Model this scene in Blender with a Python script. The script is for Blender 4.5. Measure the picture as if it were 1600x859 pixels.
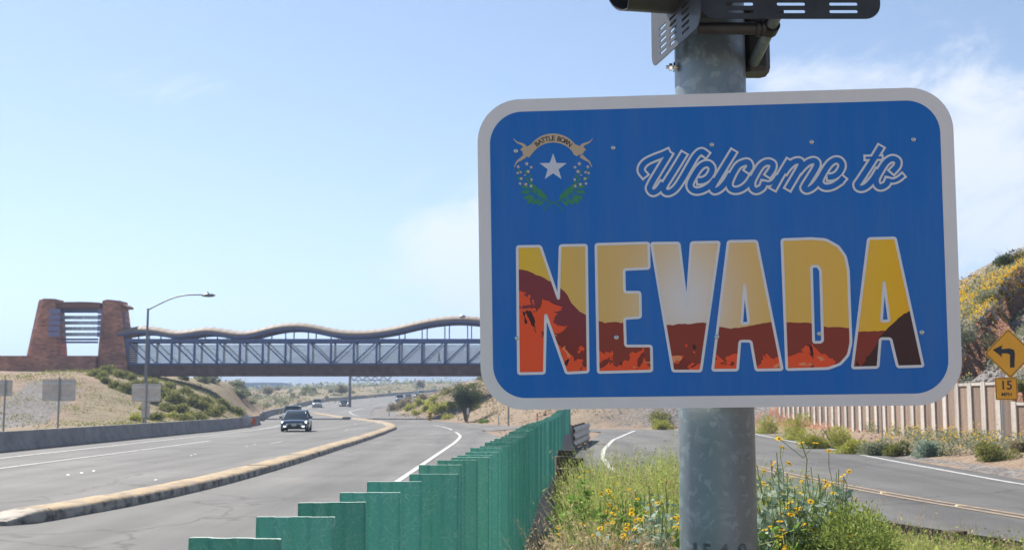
import bpy, bmesh, math, random
import numpy as np
from mathutils import Vector, Matrix, geometry

for o in list(bpy.data.objects): bpy.data.objects.remove(o)
SC = bpy.context.scene
COL = SC.collection
R = math.radians
rnd = random.Random(7)
rng = np.random.default_rng(11)

# ------------------------------------------------------------------ camera
F, CX, CY, HOR = 1850.0, 800.0, 429.5, 628.0       # photograph's focal length, centre and horizon, in its pixels
EYE = Vector((0, 0, 2.0))
TH = math.atan((HOR - CY) / F)
cam = bpy.data.cameras.new('camera'); cam_o = bpy.data.objects.new('camera', cam); COL.objects.link(cam_o)
cam.sensor_width = 36; cam.lens = 36 * F / 1600; cam.clip_start = 0.05; cam.clip_end = 40000
cam_o.location = EYE; cam_o.rotation_euler = (math.pi / 2 + TH, 0, 0)
cam.dof.use_dof = True; cam.dof.focus_distance = 4.7; cam.dof.aperture_fstop = 9.0
SC.camera = cam_o

# ------------------------------------------------------------------ light
SUN_EL, SUN_AZ = 47.0, -39.0                        # azimuth from +Y, negative = left of the view
world = bpy.data.worlds.new('World'); SC.world = world; world.use_nodes = True
sun = bpy.data.lights.new('sun', 'SUN'); sun_o = bpy.data.objects.new('sun', sun); COL.objects.link(sun_o)
sun.energy = 3.6; sun.angle = R(0.55); sun.color = (1.0, 0.94, 0.85)
sd = Vector((math.sin(R(SUN_AZ)) * math.cos(R(SUN_EL)), math.cos(R(SUN_AZ)) * math.cos(R(SUN_EL)), math.sin(R(SUN_EL))))
sun_o.rotation_euler = sd.to_track_quat('Z', 'Y').to_euler()
sun_o.location = (0, 0, 60)
SC.view_settings.view_transform = 'Standard'; SC.view_settings.look = 'None'
SC.view_settings.exposure = 1.6; SC.view_settings.gamma = 1.0
SC.cycles.max_bounces = 5; SC.cycles.diffuse_bounces = 3; SC.cycles.glossy_bounces = 2
SC.cycles.transmission_bounces = 2; SC.cycles.transparent_max_bounces = 6; SC.cycles.volume_bounces = 0
SC.cycles.use_denoising = True

def build_world():
    nt = world.node_tree; N = nt.nodes; L = nt.links; N.clear()
    out = N.new('ShaderNodeOutputWorld'); bg = N.new('ShaderNodeBackground'); bg.inputs[1].default_value = 0.047
    sky = N.new('ShaderNodeTexSky'); sky.sky_type = 'NISHITA'; sky.sun_disc = False
    sky.sun_elevation = R(SUN_EL); sky.sun_rotation = R(SUN_AZ)
    sky.altitude = 600; sky.air_density = 0.85; sky.dust_density = 0.5; sky.ozone_density = 0.8
    tc = N.new('ShaderNodeTexCoord'); sep = N.new('ShaderNodeSeparateXYZ'); L.new(tc.outputs['Generated'], sep.inputs[0])
    def m(op, a, b=None, clamp=False):
        n = N.new('ShaderNodeMath'); n.operation = op; n.use_clamp = clamp
        for i, x in enumerate((a, b)):
            if x is None: continue
            if isinstance(x, (int, float)): n.inputs[i].default_value = x
            else: L.new(x, n.inputs[i])
        return n.outputs[0]
    az = m('ARCTAN2', sep.outputs[0], sep.outputs[1]); el = m('ARCSINE', sep.outputs[2])
    cmb = N.new('ShaderNodeCombineXYZ')
    L.new(m('MULTIPLY', az, 6.0), cmb.inputs[0])
    L.new(m('ADD', m('MULTIPLY', el, 12.0), m('MULTIPLY', az, -2.4)), cmb.inputs[1])
    n1 = N.new('ShaderNodeTexNoise'); n1.inputs['Scale'].default_value = 1.6; n1.inputs['Detail'].default_value = 9
    n1.inputs['Roughness'].default_value = 0.68; n1.inputs['Distortion'].default_value = 0.5
    L.new(cmb.outputs[0], n1.inputs['Vector'])
    def bump(a0, e0, sa, se, k):
        x = m('DIVIDE', m('SUBTRACT', az, a0), sa); y = m('DIVIDE', m('SUBTRACT', el, e0), se)
        return m('MULTIPLY', m('EXPONENT', m('MULTIPLY', m('ADD', m('MULTIPLY', x, x), m('MULTIPLY', y, y)), -1.0)), k)
    tot = m('ADD', n1.outputs[0], 0.0)
    for b in CLOUDS: tot = m('ADD', tot, bump(*b))
    mr = N.new('ShaderNodeMapRange'); mr.interpolation_type = 'SMOOTHSTEP'
    mr.inputs['From Min'].default_value = 0.62; mr.inputs['From Max'].default_value = 1.0
    L.new(tot, mr.inputs['Value'])
    fac = m('MULTIPLY', mr.outputs[0], 0.92)
    mix = N.new('ShaderNodeMix'); mix.data_type = 'RGBA'
    L.new(fac, mix.inputs[0]); L.new(sky.outputs[0], mix.inputs[6]); mix.inputs[7].default_value = (7.3, 7.3, 7.35, 1)
    L.new(mix.outputs[2], bg.inputs[0]); L.new(bg.outputs[0], out.inputs[0])
CLOUDS = [(-0.01, 0.118, 0.085, 0.055, 0.75), (0.40, 0.21, 0.13, 0.06, 0.5), (0.25, 0.262, 0.09, 0.02, 0.34),
          (0.44, 0.125, 0.12, 0.04, 0.45), (-0.27, 0.25, 0.10, 0.018, 0.16)]
build_world()

# ------------------------------------------------------------------ helpers
def ray(u, v):
    a = (u - CX) / F; b = (CY - v) / F; c, s = math.cos(TH), math.sin(TH)
    return Vector((a, c - s * b, s + c * b))
def at(u, v, Y):
    d = ray(u, v); return EYE + d * (Y / d.y)
def gnd(u, v, z=0.0):
    d = ray(u, v); return EYE + d * ((z - EYE.z) / d.z)

def tag(o, label, cat, group=None):
    o['label'] = label; o['category'] = cat
    if group: o['group'] = group
    return o
def empty(name, loc, label=None, cat=None, group=None, rz=0.0):
    o = bpy.data.objects.new(name, None); COL.objects.link(o); o.location = loc; o.rotation_euler = (0, 0, rz)
    o.empty_display_size = 0.2
    if label: tag(o, label, cat, group)
    return o
def link(name, me, mat=None, parent=None, loc=None):
    o = bpy.data.objects.new(name, me); COL.objects.link(o)
    if mat is not None and not me.materials: me.materials.append(mat)
    if parent: o.parent = parent
    if loc is not None: o.location = loc
    return o
def copy_tree(o, parent=None):
    c = o.copy(); COL.objects.link(c)
    if parent: c.parent = parent
    for ch in o.children: copy_tree(ch, c)
    return c

class G:
    def __init__(s): s.v = []; s.f = []
    def add(s, vs, fs):
        n = len(s.v); s.v += [tuple(p) for p in vs]; s.f += [tuple(i + n for i in q) for q in fs]; return s
    def box(s, c, d, M=None, bev=0.0):
        x, y, z = d[0] / 2, d[1] / 2, d[2] / 2
        p = [Vector((i * x, j * y, k * z)) for k in (-1, 1) for j in (-1, 1) for i in (-1, 1)]
        if M is not None: p = [M @ q for q in p]
        p = [q + Vector(c) for q in p]
        return s.add(p, [(0, 2, 3, 1), (4, 5, 7, 6), (0, 1, 5, 4), (2, 6, 7, 3), (0, 4, 6, 2), (1, 3, 7, 5)])
    def bar(s, a, b, w, h, up=(0, 0, 1)):
        a, b = Vector(a), Vector(b); d = (b - a); L = d.length; d.normalize(); r = d.cross(Vector(up))
        if r.length < 1e-4: r = d.cross(Vector((1, 0, 0)))
        r.normalize(); t = r.cross(d)
        p = [q + r * i * w / 2 + t * j * h / 2 for q in (a, b) for i, j in ((-1, -1), (1, -1), (1, 1), (-1, 1))]
        return s.add(p, [(3, 2, 1, 0), (4, 5, 6, 7), (0, 1, 5, 4), (1, 2, 6, 5), (2, 3, 7, 6), (3, 0, 4, 7)])
    def tube(s, pts, r, n=8, cap=True):
        pts = [Vector(p) for p in pts]; rs = r if isinstance(r, (list, tuple)) else [r] * len(pts)
        base = len(s.v); prev = None
        for i, p in enumerate(pts):
            d = (pts[min(i + 1, len(pts) - 1)] - pts[max(i - 1, 0)]).normalized()
            if prev is None:
                a = d.cross(Vector((0, 0, 1)))
                if a.length < 1e-3: a = d.cross(Vector((1, 0, 0)))
            else: a = prev - d * prev.dot(d)
            a.normalize(); prev = a; b = d.cross(a)
            for k in range(n):
                t = 2 * math.pi * k / n; s.v.append(tuple(p + (a * math.cos(t) + b * math.sin(t)) * rs[i]))
        for i in range(len(pts) - 1):
            for k in range(n):
                k2 = (k + 1) % n; s.f.append((base + i * n + k, base + i * n + k2, base + (i + 1) * n + k2, base + (i + 1) * n + k))
        if cap:
            s.f.append(tuple(base + k for k in range(n))[::-1]); e = base + (len(pts) - 1) * n
            s.f.append(tuple(e + k for k in range(n)))
        return s
    def loft(s, rings, cap=True, closed=True):
        n = len(rings[0]); base = len(s.v)
        for r_ in rings: s.v += [tuple(p) for p in r_]
        for i in range(len(rings) - 1):
            for k in range(n if closed else n - 1):
                k2 = (k + 1) % n; s.f.append((base + i * n + k, base + i * n + k2, base + (i + 1) * n + k2, base + (i + 1) * n + k))
        if cap:
            s.f.append(tuple(base + k for k in range(n))[::-1]); e = base + (len(rings) - 1) * n
            s.f.append(tuple(e + k for k in range(n)))
        return s
    def mesh(s, name, smooth=False, fix=True):
        me = bpy.data.meshes.new(name); me.from_pydata(s.v, [], s.f)
        if fix:
            bm = bmesh.new(); bm.from_mesh(me); bmesh.ops.recalc_face_normals(bm, faces=bm.faces); bm.to_mesh(me); bm.free()
        if smooth is True: me.polygons.foreach_set('use_smooth', [True] * len(me.polygons))
        elif smooth: me.shade_smooth() if False else smooth_by_angle(me, smooth)
        me.update(); return me
    def obj(s, name, mat, parent=None, smooth=False, loc=None, fix=True):
        return link(name, s.mesh(name, smooth, fix), mat, parent, loc)
def smooth_by_angle(me, ang):
    bm = bmesh.new(); bm.from_mesh(me)
    for f in bm.faces: f.smooth = True
    for e in bm.edges:
        if len(e.link_faces) == 2 and e.calc_face_angle(0) > ang: e.smooth = False
    bm.to_mesh(me); bm.free()
def bevel(o, w, seg=2):
    m = o.modifiers.new('bevel', 'BEVEL'); m.width = w; m.segments = seg; m.limit_method = 'ANGLE'; return o

# ------------------------------------------------------------------ materials
def new_mat(name):
    m = bpy.data.materials.new(name); m.use_nodes = True; nt = m.node_tree
    return m, nt, nt.nodes, nt.links, nt.nodes['Principled BSDF']
def mat(name, col, rough=0.7, metal=0.0, var=0.0, vscale=8.0, bump=0.0, bscale=60.0, col2=None, spec=0.5, emit=None, estr=0.0,
        trans=0.0, coat=0.0, detail=6, alpha=None, stretch=None, bdist=0.02):
    m, nt, N, L, P = new_mat(name)
    P.inputs['Roughness'].default_value = rough; P.inputs['Metallic'].default_value = metal
    P.inputs['Specular IOR Level'].default_value = spec; P.inputs['Coat Weight'].default_value = coat
    tc = N.new('ShaderNodeTexCoord'); vec = tc.outputs['Object']
    if stretch:
        mp = N.new('ShaderNodeMapping'); mp.inputs['Scale'].default_value = stretch; L.new(vec, mp.inputs[0]); vec = mp.outputs[0]
    if var or col2:
        n = N.new('ShaderNodeTexNoise'); n.inputs['Scale'].default_value = vscale; n.inputs['Detail'].default_value = detail
        n.inputs['Roughness'].default_value = 0.65; L.new(vec, n.inputs['Vector'])
        c2 = col2 or tuple(max(0, c * (1 - var)) for c in col); c1 = col if col2 else tuple(min(1, c * (1 + var)) for c in col)
        cr = N.new('ShaderNodeValToRGB'); cr.color_ramp.elements[0].position = 0.34; cr.color_ramp.elements[1].position = 0.66
        cr.color_ramp.elements[0].color = (*c2, 1); cr.color_ramp.elements[1].color = (*c1, 1)
        L.new(n.outputs[0], cr.inputs[0]); L.new(cr.outputs[0], P.inputs['Base Color'])
    else: P.inputs['Base Color'].default_value = (*col, 1)
    if bump:
        b = N.new('ShaderNodeBump'); b.inputs['Strength'].default_value = bump; b.inputs['Distance'].default_value = bdist
        n = N.new('ShaderNodeTexNoise'); n.inputs['Scale'].default_value = bscale; n.inputs['Detail'].default_value = 5
        L.new(vec, n.inputs['Vector']); L.new(n.outputs[0], b.inputs['Height']); L.new(b.outputs[0], P.inputs['Normal'])
    if emit: P.inputs['Emission Color'].default_value = (*emit, 1); P.inputs['Emission Strength'].default_value = estr
    if trans: P.inputs['Transmission Weight'].default_value = trans
    return m
def leaf_mat(name, c1, c2, trans=0.35, scale=3.0):
    m, nt, N, L, P = new_mat(name)
    geo = N.new('ShaderNodeNewGeometry'); hs = N.new('ShaderNodeValToRGB')
    hs.color_ramp.elements[0].color = (*c1, 1); hs.color_ramp.elements[1].color = (*c2, 1)
    L.new(geo.outputs['Random Per Island'], hs.inputs[0])
    df = N.new('ShaderNodeBsdfDiffuse'); tr = N.new('ShaderNodeBsdfTranslucent'); mx = N.new('ShaderNodeMixShader')
    mx.inputs[0].default_value = trans
    L.new(hs.outputs[0], df.inputs[0]); L.new(hs.outputs[0], tr.inputs[0])
    L.new(df.outputs[0], mx.inputs[1]); L.new(tr.outputs[0], mx.inputs[2]); L.new(mx.outputs[0], N['Material Output'].inputs[0])
    N.remove(P); return m
# ------------------------------------------------------------------ the lie of the land
YT = np.arange(-80, 1500, 0.5)
def tab(kn, win):
    y = np.array([k[0] for k in kn], float); x = np.array([k[1] for k in kn], float)
    t = np.interp(YT, y, x); w = int(win * 2) | 1
    return np.convolve(np.pad(t, w // 2, mode='edge'), np.ones(w) / w, 'valid')
def ev(T, y): return np.interp(y, YT, T)
T_XL = tab([(-80, -20), (88, -20.4), (108, -22.5), (137, -28.5), (165, -33.5), (217, -40.5), (245, -43), (280, -43.5), (308, -42.5), (340, -41), (380, -37), (450, -29), (550, -12), (700, 20), (1500, 220)], 14)
T_XR = tab([(-80, -1.8), (-10, -1.8), (0, -.87), (2.6, -.61), (6, -.26), (9.5, -.03), (16, .28), (40, 1.0), (55, .6), (66, -.4), (80, -1.7), (95, -3), (130, -8.5), (148, -15), (180, -21.5), (230, -26.5), (262, -24), (300, -23), (345, -21), (430, -15), (550, 3), (700, 35), (1500, 235)], 5)
T_ZR = tab([(-80, 0), (150, 0), (200, .25), (235, .85), (272, 2.0), (310, 2.6), (345, 3.3), (430, 5.4), (550, 8), (800, 12), (1500, 14)], 24)
T_BC = tab([(-30, -3.8), (-10, -1.8), (0, -.87), (2.6, -.61), (3.6, -.527), (4.5, -.43), (6, -.26), (9.5, -.03), (16, .28), (19, .52), (25, .9), (36, 1.42), (45, 1.85), (52, 2.5), (60, 3.3)], 1)
T_RL = tab([(-80, 30), (-10, 9.5), (0, 7.2), (8, 5.6), (14, 4.3), (20, 3.1), (24, 2.5), (30, 2.2), (45, 2.35), (52, 2.9), (63, 4.2), (75, 5.5), (90, 7)], 4)
T_WL = tab([(-80, 32), (0, 8.6), (14, 5.6), (20, 4.4), (28, 3.2), (36, 2.97), (42.7, 3.24), (49, 3.72), (63, 5.3), (82.6, 8.4), (95, 10.5)], 4)
T_YC = tab([(-80, 36), (0, 13), (12, 10.4), (20.9, 9.0), (25.3, 8.3), (31.9, 7.7), (40, 7.5), (55, 8.4), (75, 11.5), (95, 15)], 4)
T_WR = tab([(-80, 40), (0, 20), (15, 14.6), (28.5, 12.4), (40, 12.95), (60, 14.2), (74, 15.2), (90, 16.3)], 4)
APRON = [(-8.5, 130), (-3.4, 109), (-1.6, 103.5), (1.4, 96.5), (5.3, 90.5), (12, 86.5), (17.5, 84.5), (16.4, 80), (6, 80), (4, 86), (1, 91), (-1.7, 83), (-3.2, 92), (-6.2, 110)]
HILL = [(19.5, -60), (19.5, 88), (17.5, 90), (12, 92.5), (5.3, 96), (1.4, 102), (-1.6, 109), (-6, 131), (-11, 150), (-18, 185), (-22, 235), (-18, 270), (-15, 345), (-9, 430), (8, 560), (55, 700)]

def sstep(a, b, x):
    t = np.clip((x - a) / (b - a), 0, 1); return t * t * (3 - 2 * t)
def vnoise(x, y, seed=0):
    xi = np.floor(x).astype(np.int64); yi = np.floor(y).astype(np.int64); xf = x - xi; yf = y - yi
    def h(i, j):
        n = (i * 374761393 + j * 668265263 + seed * 974711) & 0xffffffff
        n = ((n ^ (n >> 13)) * 1274126177) & 0xffffffff
        return ((n ^ (n >> 16)) & 0xffff) / 65535.0
    u = xf * xf * (3 - 2 * xf); w = yf * yf * (3 - 2 * yf)
    return (h(xi, yi) * (1 - u) + h(xi + 1, yi) * u) * (1 - w) + (h(xi, yi + 1) * (1 - u) + h(xi + 1, yi + 1) * u) * w - 0.5
def fbm(x, y, s, oct=4, seed=0):
    r = 0; a = 1.0
    for k in range(oct): r = r + a * vnoise(x / s, y / s, seed + k); a *= .5; s = s / 2.07
    return r
def inside(poly, x, y):
    c = np.zeros(np.shape(x), bool); n = len(poly)
    for i in range(n):
        x1, y1 = poly[i]; x2, y2 = poly[(i + 1) % n]
        if y1 == y2: continue
        c ^= ((y1 > y) != (y2 > y)) & (x < (x2 - x1) * (y - y1) / (y2 - y1) + x1)
    return c
def pdist(line, x, y):
    d = np.full(np.shape(x), 1e9)
    for (x1, y1), (x2, y2) in zip(line[:-1], line[1:]):
        dx, dy = x2 - x1, y2 - y1; t = np.clip(((x - x1) * dx + (y - y1) * dy) / (dx * dx + dy * dy), 0, 1)
        d = np.minimum(d, np.hypot(x - x1 - t * dx, y - y1 - t * dy))
    return d
HILLP = HILL + [(4000, 900), (4000, -60)]

def land(x, y, parts=False):
    x = np.asarray(x, float); y = np.asarray(y, float)
    zr = ev(T_ZR, y); xl = ev(T_XL, y); xr = ev(T_XR, y)
    rough = fbm(x, y, 9, 4, 3)
    # left of the highway
    dl = xl - x
    z = zr * (1 - .5 * sstep(25, 120, dl) * sstep(200, 330, y))
    left = sstep(0.8, 7, dl)
    dx = np.maximum(0, x + 47.5) / 24; dy = np.maximum(0, 132 - y) / 66; db = np.maximum(0, y - 172) / 50
    mound = sstep(0, 1, 1 - np.hypot(dx, np.maximum(dy, db)))
    z += left * (5.2 * mound + 0.35 * rough + 0.25)
    far = sstep(260, 520, y) * left
    z += far * (fbm(x, y, 90, 4, 9) * 4 + .4)
    # right hill
    ins = inside(HILLP, x, y); d = np.where(ins, pdist(HILL, x, y), 0)
    w = sstep(3, 19, x) * (1 - sstep(100, 150, y))
    lift = 2.35 * sstep(16, 19, x) * (1 - sstep(86, 92, y)) * (1 - 0.55 * (1 - sstep(38, 47, y)))
    cap = 8 + 6 * w; sl = 0.42 + 0.33 * w
    hill = np.where(ins, lift * sstep(0, 0.3, d) + cap * np.tanh(sl * d / cap), 0)
    hill += np.where(ins, sstep(0.5, 6, d) * (rough * 1.1 + fbm(x, y, 2.2, 3, 21) * 0.35), 0)
    s = -(x - 20.4) * .8 + (y - 53.2) * .6; t = (x - 20.4) * .6 + (y - 53.2) * .8
    gul = sstep(-2, 3, t) * (1 - sstep(20, 30, t))
    sw = s + fbm(x, y, 3, 3, 31) * 1.4
    hill += np.where(ins, gul * (1.35 * sstep(0, .7, sw) * (1 - sstep(3, 9, sw)) - 0.7 * sstep(-3, -.3, sw) * (1 - sstep(0, .7, sw))), 0)
    z += hill
    # gore between barrier and ramp, shoulder by the wall
    rl = ev(T_RL, y); rr = ev(T_WR, y) + 0.7; bc = ev(T_BC, y)
    nearside = y < 62
    gw = np.clip((x - bc) * (np.where(nearside, rl, 3) - x), 0, None)
    gore = np.where((x > bc) & (x < rl) & nearside, sstep(0, 1.4, rl - x) * (1 - sstep(10, 26, y)), 0)
    z += gore * (0.52 + 0.14 * fbm(x, y, 1.1, 3, 5))
    sh = np.where((x > rr) & (~ins) & (y < 90), sstep(0, 4.5, x - rr), 0)
    z += sh * (0.4 + .12 * fbm(x, y, 1.7, 3, 6))
    # roads sit in a shallow bed
    road = ((x > xl + .0) & (x < xr + .0)) | ((x > rl) & (x < rr) & (y < 86)) | inside(APRON, x, y)
    z = np.where(road, zr - 0.07, z - 0.012)
    far2 = sstep(900, 1500, y) + sstep(500, 1500, np.abs(x))
    z = z - np.minimum(far2, 1) * 6
    if parts: return z, dict(mound=mound * left, ins=ins, d=d, road=road, gore=gore, sh=sh, left=left, far=far, w=w)
    return z
def lz(x, y): return float(land(np.array([x]), np.array([y]))[0])

def grid_mesh(name, xs, ys, zf):
    X, Y = np.meshgrid(xs, ys); Z = zf(X, Y)
    me = bpy.data.meshes.new(name); n, m_ = X.shape
    co = np.stack([X, Y, Z], -1).reshape(-1, 3)
    idx = np.arange(n * m_).reshape(n, m_)
    fc = np.stack([idx[:-1, :-1], idx[:-1, 1:], idx[1:, 1:], idx[1:, :-1]], -1).reshape(-1, 4)
    me.vertices.add(len(co)); me.vertices.foreach_set('co', co.ravel())
    me.loops.add(fc.size); me.loops.foreach_set('vertex_index', fc.ravel().astype(np.int32))
    me.polygons.add(len(fc)); me.polygons.foreach_set('loop_start', np.arange(0, fc.size, 4, dtype=np.int32))
    me.polygons.foreach_set('use_smooth', np.ones(len(fc), bool)); me.update(calc_edges=True); me.validate()
    return me, X.ravel(), Y.ravel()

def ground_mat():
    m, nt, N, L, P = new_mat('ground'); P.inputs['Roughness'].default_value = 0.95; P.inputs['Specular IOR Level'].default_value = .2
    tc = N.new('ShaderNodeTexCoord'); vec = tc.outputs['Object']
    def noise(s, d=6, r=.6):
        n = N.new('ShaderNodeTexNoise'); n.inputs['Scale'].default_value = s; n.inputs['Detail'].default_value = d; n.inputs['Roughness'].default_value = r
        L.new(vec, n.inputs['Vector']); return n.outputs[0]
    def ramp(f, a, b, p0=.4, p1=.6):
        c = N.new('ShaderNodeValToRGB'); e = c.color_ramp.elements; e[0].position = p0; e[1].position = p1; e[0].color = (*a, 1); e[1].color = (*b, 1)
        L.new(f, c.inputs[0]); return c.outputs[0]
    def mix(f, a, b):
        n = N.new('ShaderNodeMix'); n.data_type = 'RGBA'
        if isinstance(f, (int, float)): n.inputs[0].default_value = f
        else: L.new(f, n.inputs[0])
        for i, c in ((6, a), (7, b)):
            if isinstance(c, tuple): n.inputs[i].default_value = (*c, 1)
            else: L.new(c, n.inputs[i])
        return n.outputs[2]
    def attr(n):
        a = N.new('ShaderNodeAttribute'); a.attribute_name = n; return a.outputs['Fac']
    def mm(op, a, b):
        n = N.new('ShaderNodeMath'); n.operation = op; n.use_clamp = True
        for i, x in enumerate((a, b)):
            if isinstance(x, (int, float)): n.inputs[i].default_value = x
            else: L.new(x, n.inputs[i])
        return n.outputs[0]
    tan = ramp(noise(.55), (.165, .115, .078), (.28, .205, .145), .35, .65)
    tan = mix(mm('MULTIPLY', noise(9), .6), tan, (.27, .205, .15))
    vor = N.new('ShaderNodeTexVoronoi'); vor.inputs['Scale'].default_value = 7; L.new(vec, vor.inputs['Vector'])
    vb = N.new('ShaderNodeRGBToBW'); L.new(vor.outputs['Color'], vb.inputs[0])
    grav = ramp(vb.outputs[0], (.09, .085, .085), (.235, .215, .20), .2, .8)
    grn = ramp(noise(1.3), (.10, .10, .045), (.23, .20, .12), .38, .62)
    red = ramp(noise(1.5), (.15, .065, .035), (.30, .15, .09), .35, .65)
    sp = noise(.8)
    g1 = N.new('ShaderNodeMapRange'); L.new(mm('ADD', attr('gravel'), mm('MULTIPLY', mm('SUBTRACT', sp, .5), .9)), g1.inputs[0]); g1.inputs[1].default_value = .35; g1.inputs[2].default_value = .65
    c = mix(g1.outputs[0], tan, grav)
    g2 = N.new('ShaderNodeMapRange'); L.new(mm('MULTIPLY', attr('green'), noise(.9, 8, .7)), g2.inputs[0]); g2.inputs[1].default_value = .3; g2.inputs[2].default_value = .6
    c = mix(mm('MULTIPLY', g2.outputs[0], .8), c, grn)
    geo = N.new('ShaderNodeNewGeometry'); sp2 = N.new('ShaderNodeSeparateXYZ'); L.new(geo.outputs['True Normal'], sp2.inputs[0])
    st = N.new('ShaderNodeMapRange'); L.new(sp2.outputs[2], st.inputs[0]); st.inputs[1].default_value = .74; st.inputs[2].default_value = .60
    c = mix(mm('MULTIPLY', st.outputs[0], .9), c, red)
    L.new(c, P.inputs['Base Color'])
    b = N.new('ShaderNodeBump'); b.inputs['Strength'].default_value = .9; b.inputs['Distance'].default_value = .12
    h = mm('ADD', mm('MULTIPLY', noise(2.5, 8, .7), .7), mm('MULTIPLY', vor.outputs['Distance'], .5)); L.new(h, b.inputs['Height']); L.new(b.outputs[0], P.inputs['Normal'])
    return m

def build_ground():
    t = np.linspace(-1, 1, 560); xs = 26 * np.sinh(5.6 * t)
    t = np.linspace(0, 1, 560); ys = -28 + 42 * np.sinh(5.6 * t)
    xs = np.sort(np.append(xs, [19.42, 19.62])); info = {}
    me, X, Y = grid_mesh('ground', xs, ys, land)
    z, p = land(X, Y, True)
    gv = 0.35 * np.ones_like(X)
    # grey gravel apron below the tower, tan graded dirt beside it
    gx = np.clip(1.25 - pdist([(-34.5, 76), (-35.6, 84), (-42.3, 110)], X, Y) / 2.6, 0, 1)
    gv = np.where(p['left'] > .2, gx * .95 + .08, gv)
    gv = np.where(p['ins'], .36 + .5 * p['w'], gv)
    gv = np.where((~p['ins']) & (p['left'] < .1) & (Y > 140) & (X > ev(T_XR, Y)), .9, gv)
    gv = np.where(p['sh'] > .02, .18 + .5 * (p['sh'] < .15), gv)
    gv = np.where(p['gore'] > .02, .3, gv)
    gr = np.where(p['left'] > .2, np.clip(1.1 - gx * 2.2, 0, 1) * sstep(-44, -36, X + (Y - 100) * .12) + p['far'] * .8, .0)
    gr = np.where(p['ins'], .75 - .25 * p['w'], gr); gr = np.where(p['gore'] > .02, .7, gr)
    for nm, a in (('gravel', gv), ('green', np.clip(gr, 0, 1))):
        at_ = me.attributes.new(nm, 'FLOAT', 'POINT'); at_.data.foreach_set('value', a.astype(np.float32))
    o = link('ground', me, ground_mat()); o['kind'] = 'structure'
build_ground()

# ------------------------------------------------------------------ roads
def asphalt(name, c, seed):
    m, nt, N, L, P = new_mat(name); P.inputs['Roughness'].default_value = .82; P.inputs['Specular IOR Level'].default_value = .35
    tc = N.new('ShaderNodeTexCoord'); mp = N.new('ShaderNodeMapping'); mp.inputs['Location'].default_value = (seed, seed * 2, 0); L.new(tc.outputs['Object'], mp.inputs[0]); vec = mp.outputs[0]
    def noise(s, d=5, r=.6, v=vec):
        n = N.new('ShaderNodeTexNoise'); n.inputs['Scale'].default_value = s; n.inputs['Detail'].default_value = d; n.inputs['Roughness'].default_value = r
        L.new(v, n.inputs['Vector']); return n.outputs[0]
    def ramp(f, a, b, p0, p1):
        c_ = N.new('ShaderNodeValToRGB'); e = c_.color_ramp.elements; e[0].position = p0; e[1].position = p1; e[0].color = (*a, 1); e[1].color = (*b, 1)
        L.new(f, c_.inputs[0]); return c_.outputs[0]
    def mul(a, b, f=1.0):
        n = N.new('ShaderNodeMix'); n.data_type = 'RGBA'; n.blend_type = 'MULTIPLY'; n.inputs[0].default_value = f
        L.new(a, n.inputs[6]); L.new(b, n.inputs[7]); return n.outputs[2]
    st = N.new('ShaderNodeMapping'); st.inputs['Scale'].default_value = (1, .06, 1); L.new(vec, st.inputs[0])
    w = (1, .985, .96)
    col = ramp(noise(.25), tuple(c * .80 for _ in w), tuple(c * k * 1.13 for k in w), .32, .68)
    col = mul(col, ramp(noise(.75, 4, .6, st.outputs[0]), (.70, .70, .71), (1.12, 1.12, 1.11), .36, .64))
    sp = ramp(noise(48, 4, .75), (.5, .5, .51), (1.5, 1.49, 1.46), .32, .68); col = mul(col, sp, .8)
    cx = N.new('ShaderNodeTexVoronoi'); cx.feature = 'DISTANCE_TO_EDGE'; cx.inputs['Scale'].default_value = .16
    wv = N.new('ShaderNodeMix'); wv.data_type = 'VECTOR'; wv.inputs[0].default_value = .06
    nn = N.new('ShaderNodeTexNoise'); nn.inputs['Scale'].default_value = 1.4; nn.inputs['Detail'].default_value = 6; L.new(vec, nn.inputs['Vector'])
    L.new(vec, wv.inputs[4]); sc_ = N.new('ShaderNodeVectorMath'); sc_.operation = 'SCALE'; sc_.inputs[3].default_value = 14; L.new(nn.outputs['Color'], sc_.inputs[0]); L.new(sc_.outputs[0], wv.inputs[5])
    L.new(wv.outputs[1], cx.inputs['Vector'])
    cr = ramp(cx.outputs['Distance'], (.42, .41, .4), (1, 1, 1), .0, .009); col = mul(col, cr, .8)
    L.new(col, P.inputs['Base Color'])
    b = N.new('ShaderNodeBump'); b.inputs['Strength'].default_value = .5; b.inputs['Distance'].default_value = .012; L.new(noise(120, 2), b.inputs['Height']); L.new(b.outputs[0], P.inputs['Normal'])
    return m
M_ROAD = asphalt('asphalt_highway', .122, 3.0); M_RAMP = asphalt('asphalt_ramp', .108, 41.0)

def strip(name, ys, xa, xb, m_, dz=0.0, kind='structure', parent=None, nx=6):
    ys = np.asarray(ys, float); g = G()
    for y in ys:
        a, b = float(xa(y)), float(xb(y)); z = float(ev(T_ZR, y)) + dz
        g.v += [(a + (b - a) * i / (nx - 1), y, z) for i in range(nx)]
    for j in range(len(ys) - 1):
        for i in range(nx - 1): k = j * nx + i; g.f.append((k, k + 1, k + nx + 1, k + nx))
    o = g.obj(name, m_, parent, smooth=True, fix=False)
    if parent is None and kind: o['kind'] = kind
    return o
yh = np.concatenate([np.arange(-28, 140, 2.), np.arange(140, 700, 4.), np.arange(700, 1400, 20.)])
road = strip('highway_road', yh, lambda y: ev(T_XL, y) - .6, lambda y: ev(T_XR, y), M_ROAD)
ramp = strip('ramp_road', np.arange(-28, 87, 1.5), lambda y: ev(T_RL, y) - .05, lambda y: ev(T_WR, y) + .75, M_RAMP, .002)
tri = geometry.tessellate_polygon([[Vector((*p, 0)) for p in APRON]])
o = G().add([(p[0], p[1], .008) for p in APRON], tri).obj('junction_road', M_ROAD); o['kind'] = 'structure'

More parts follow.
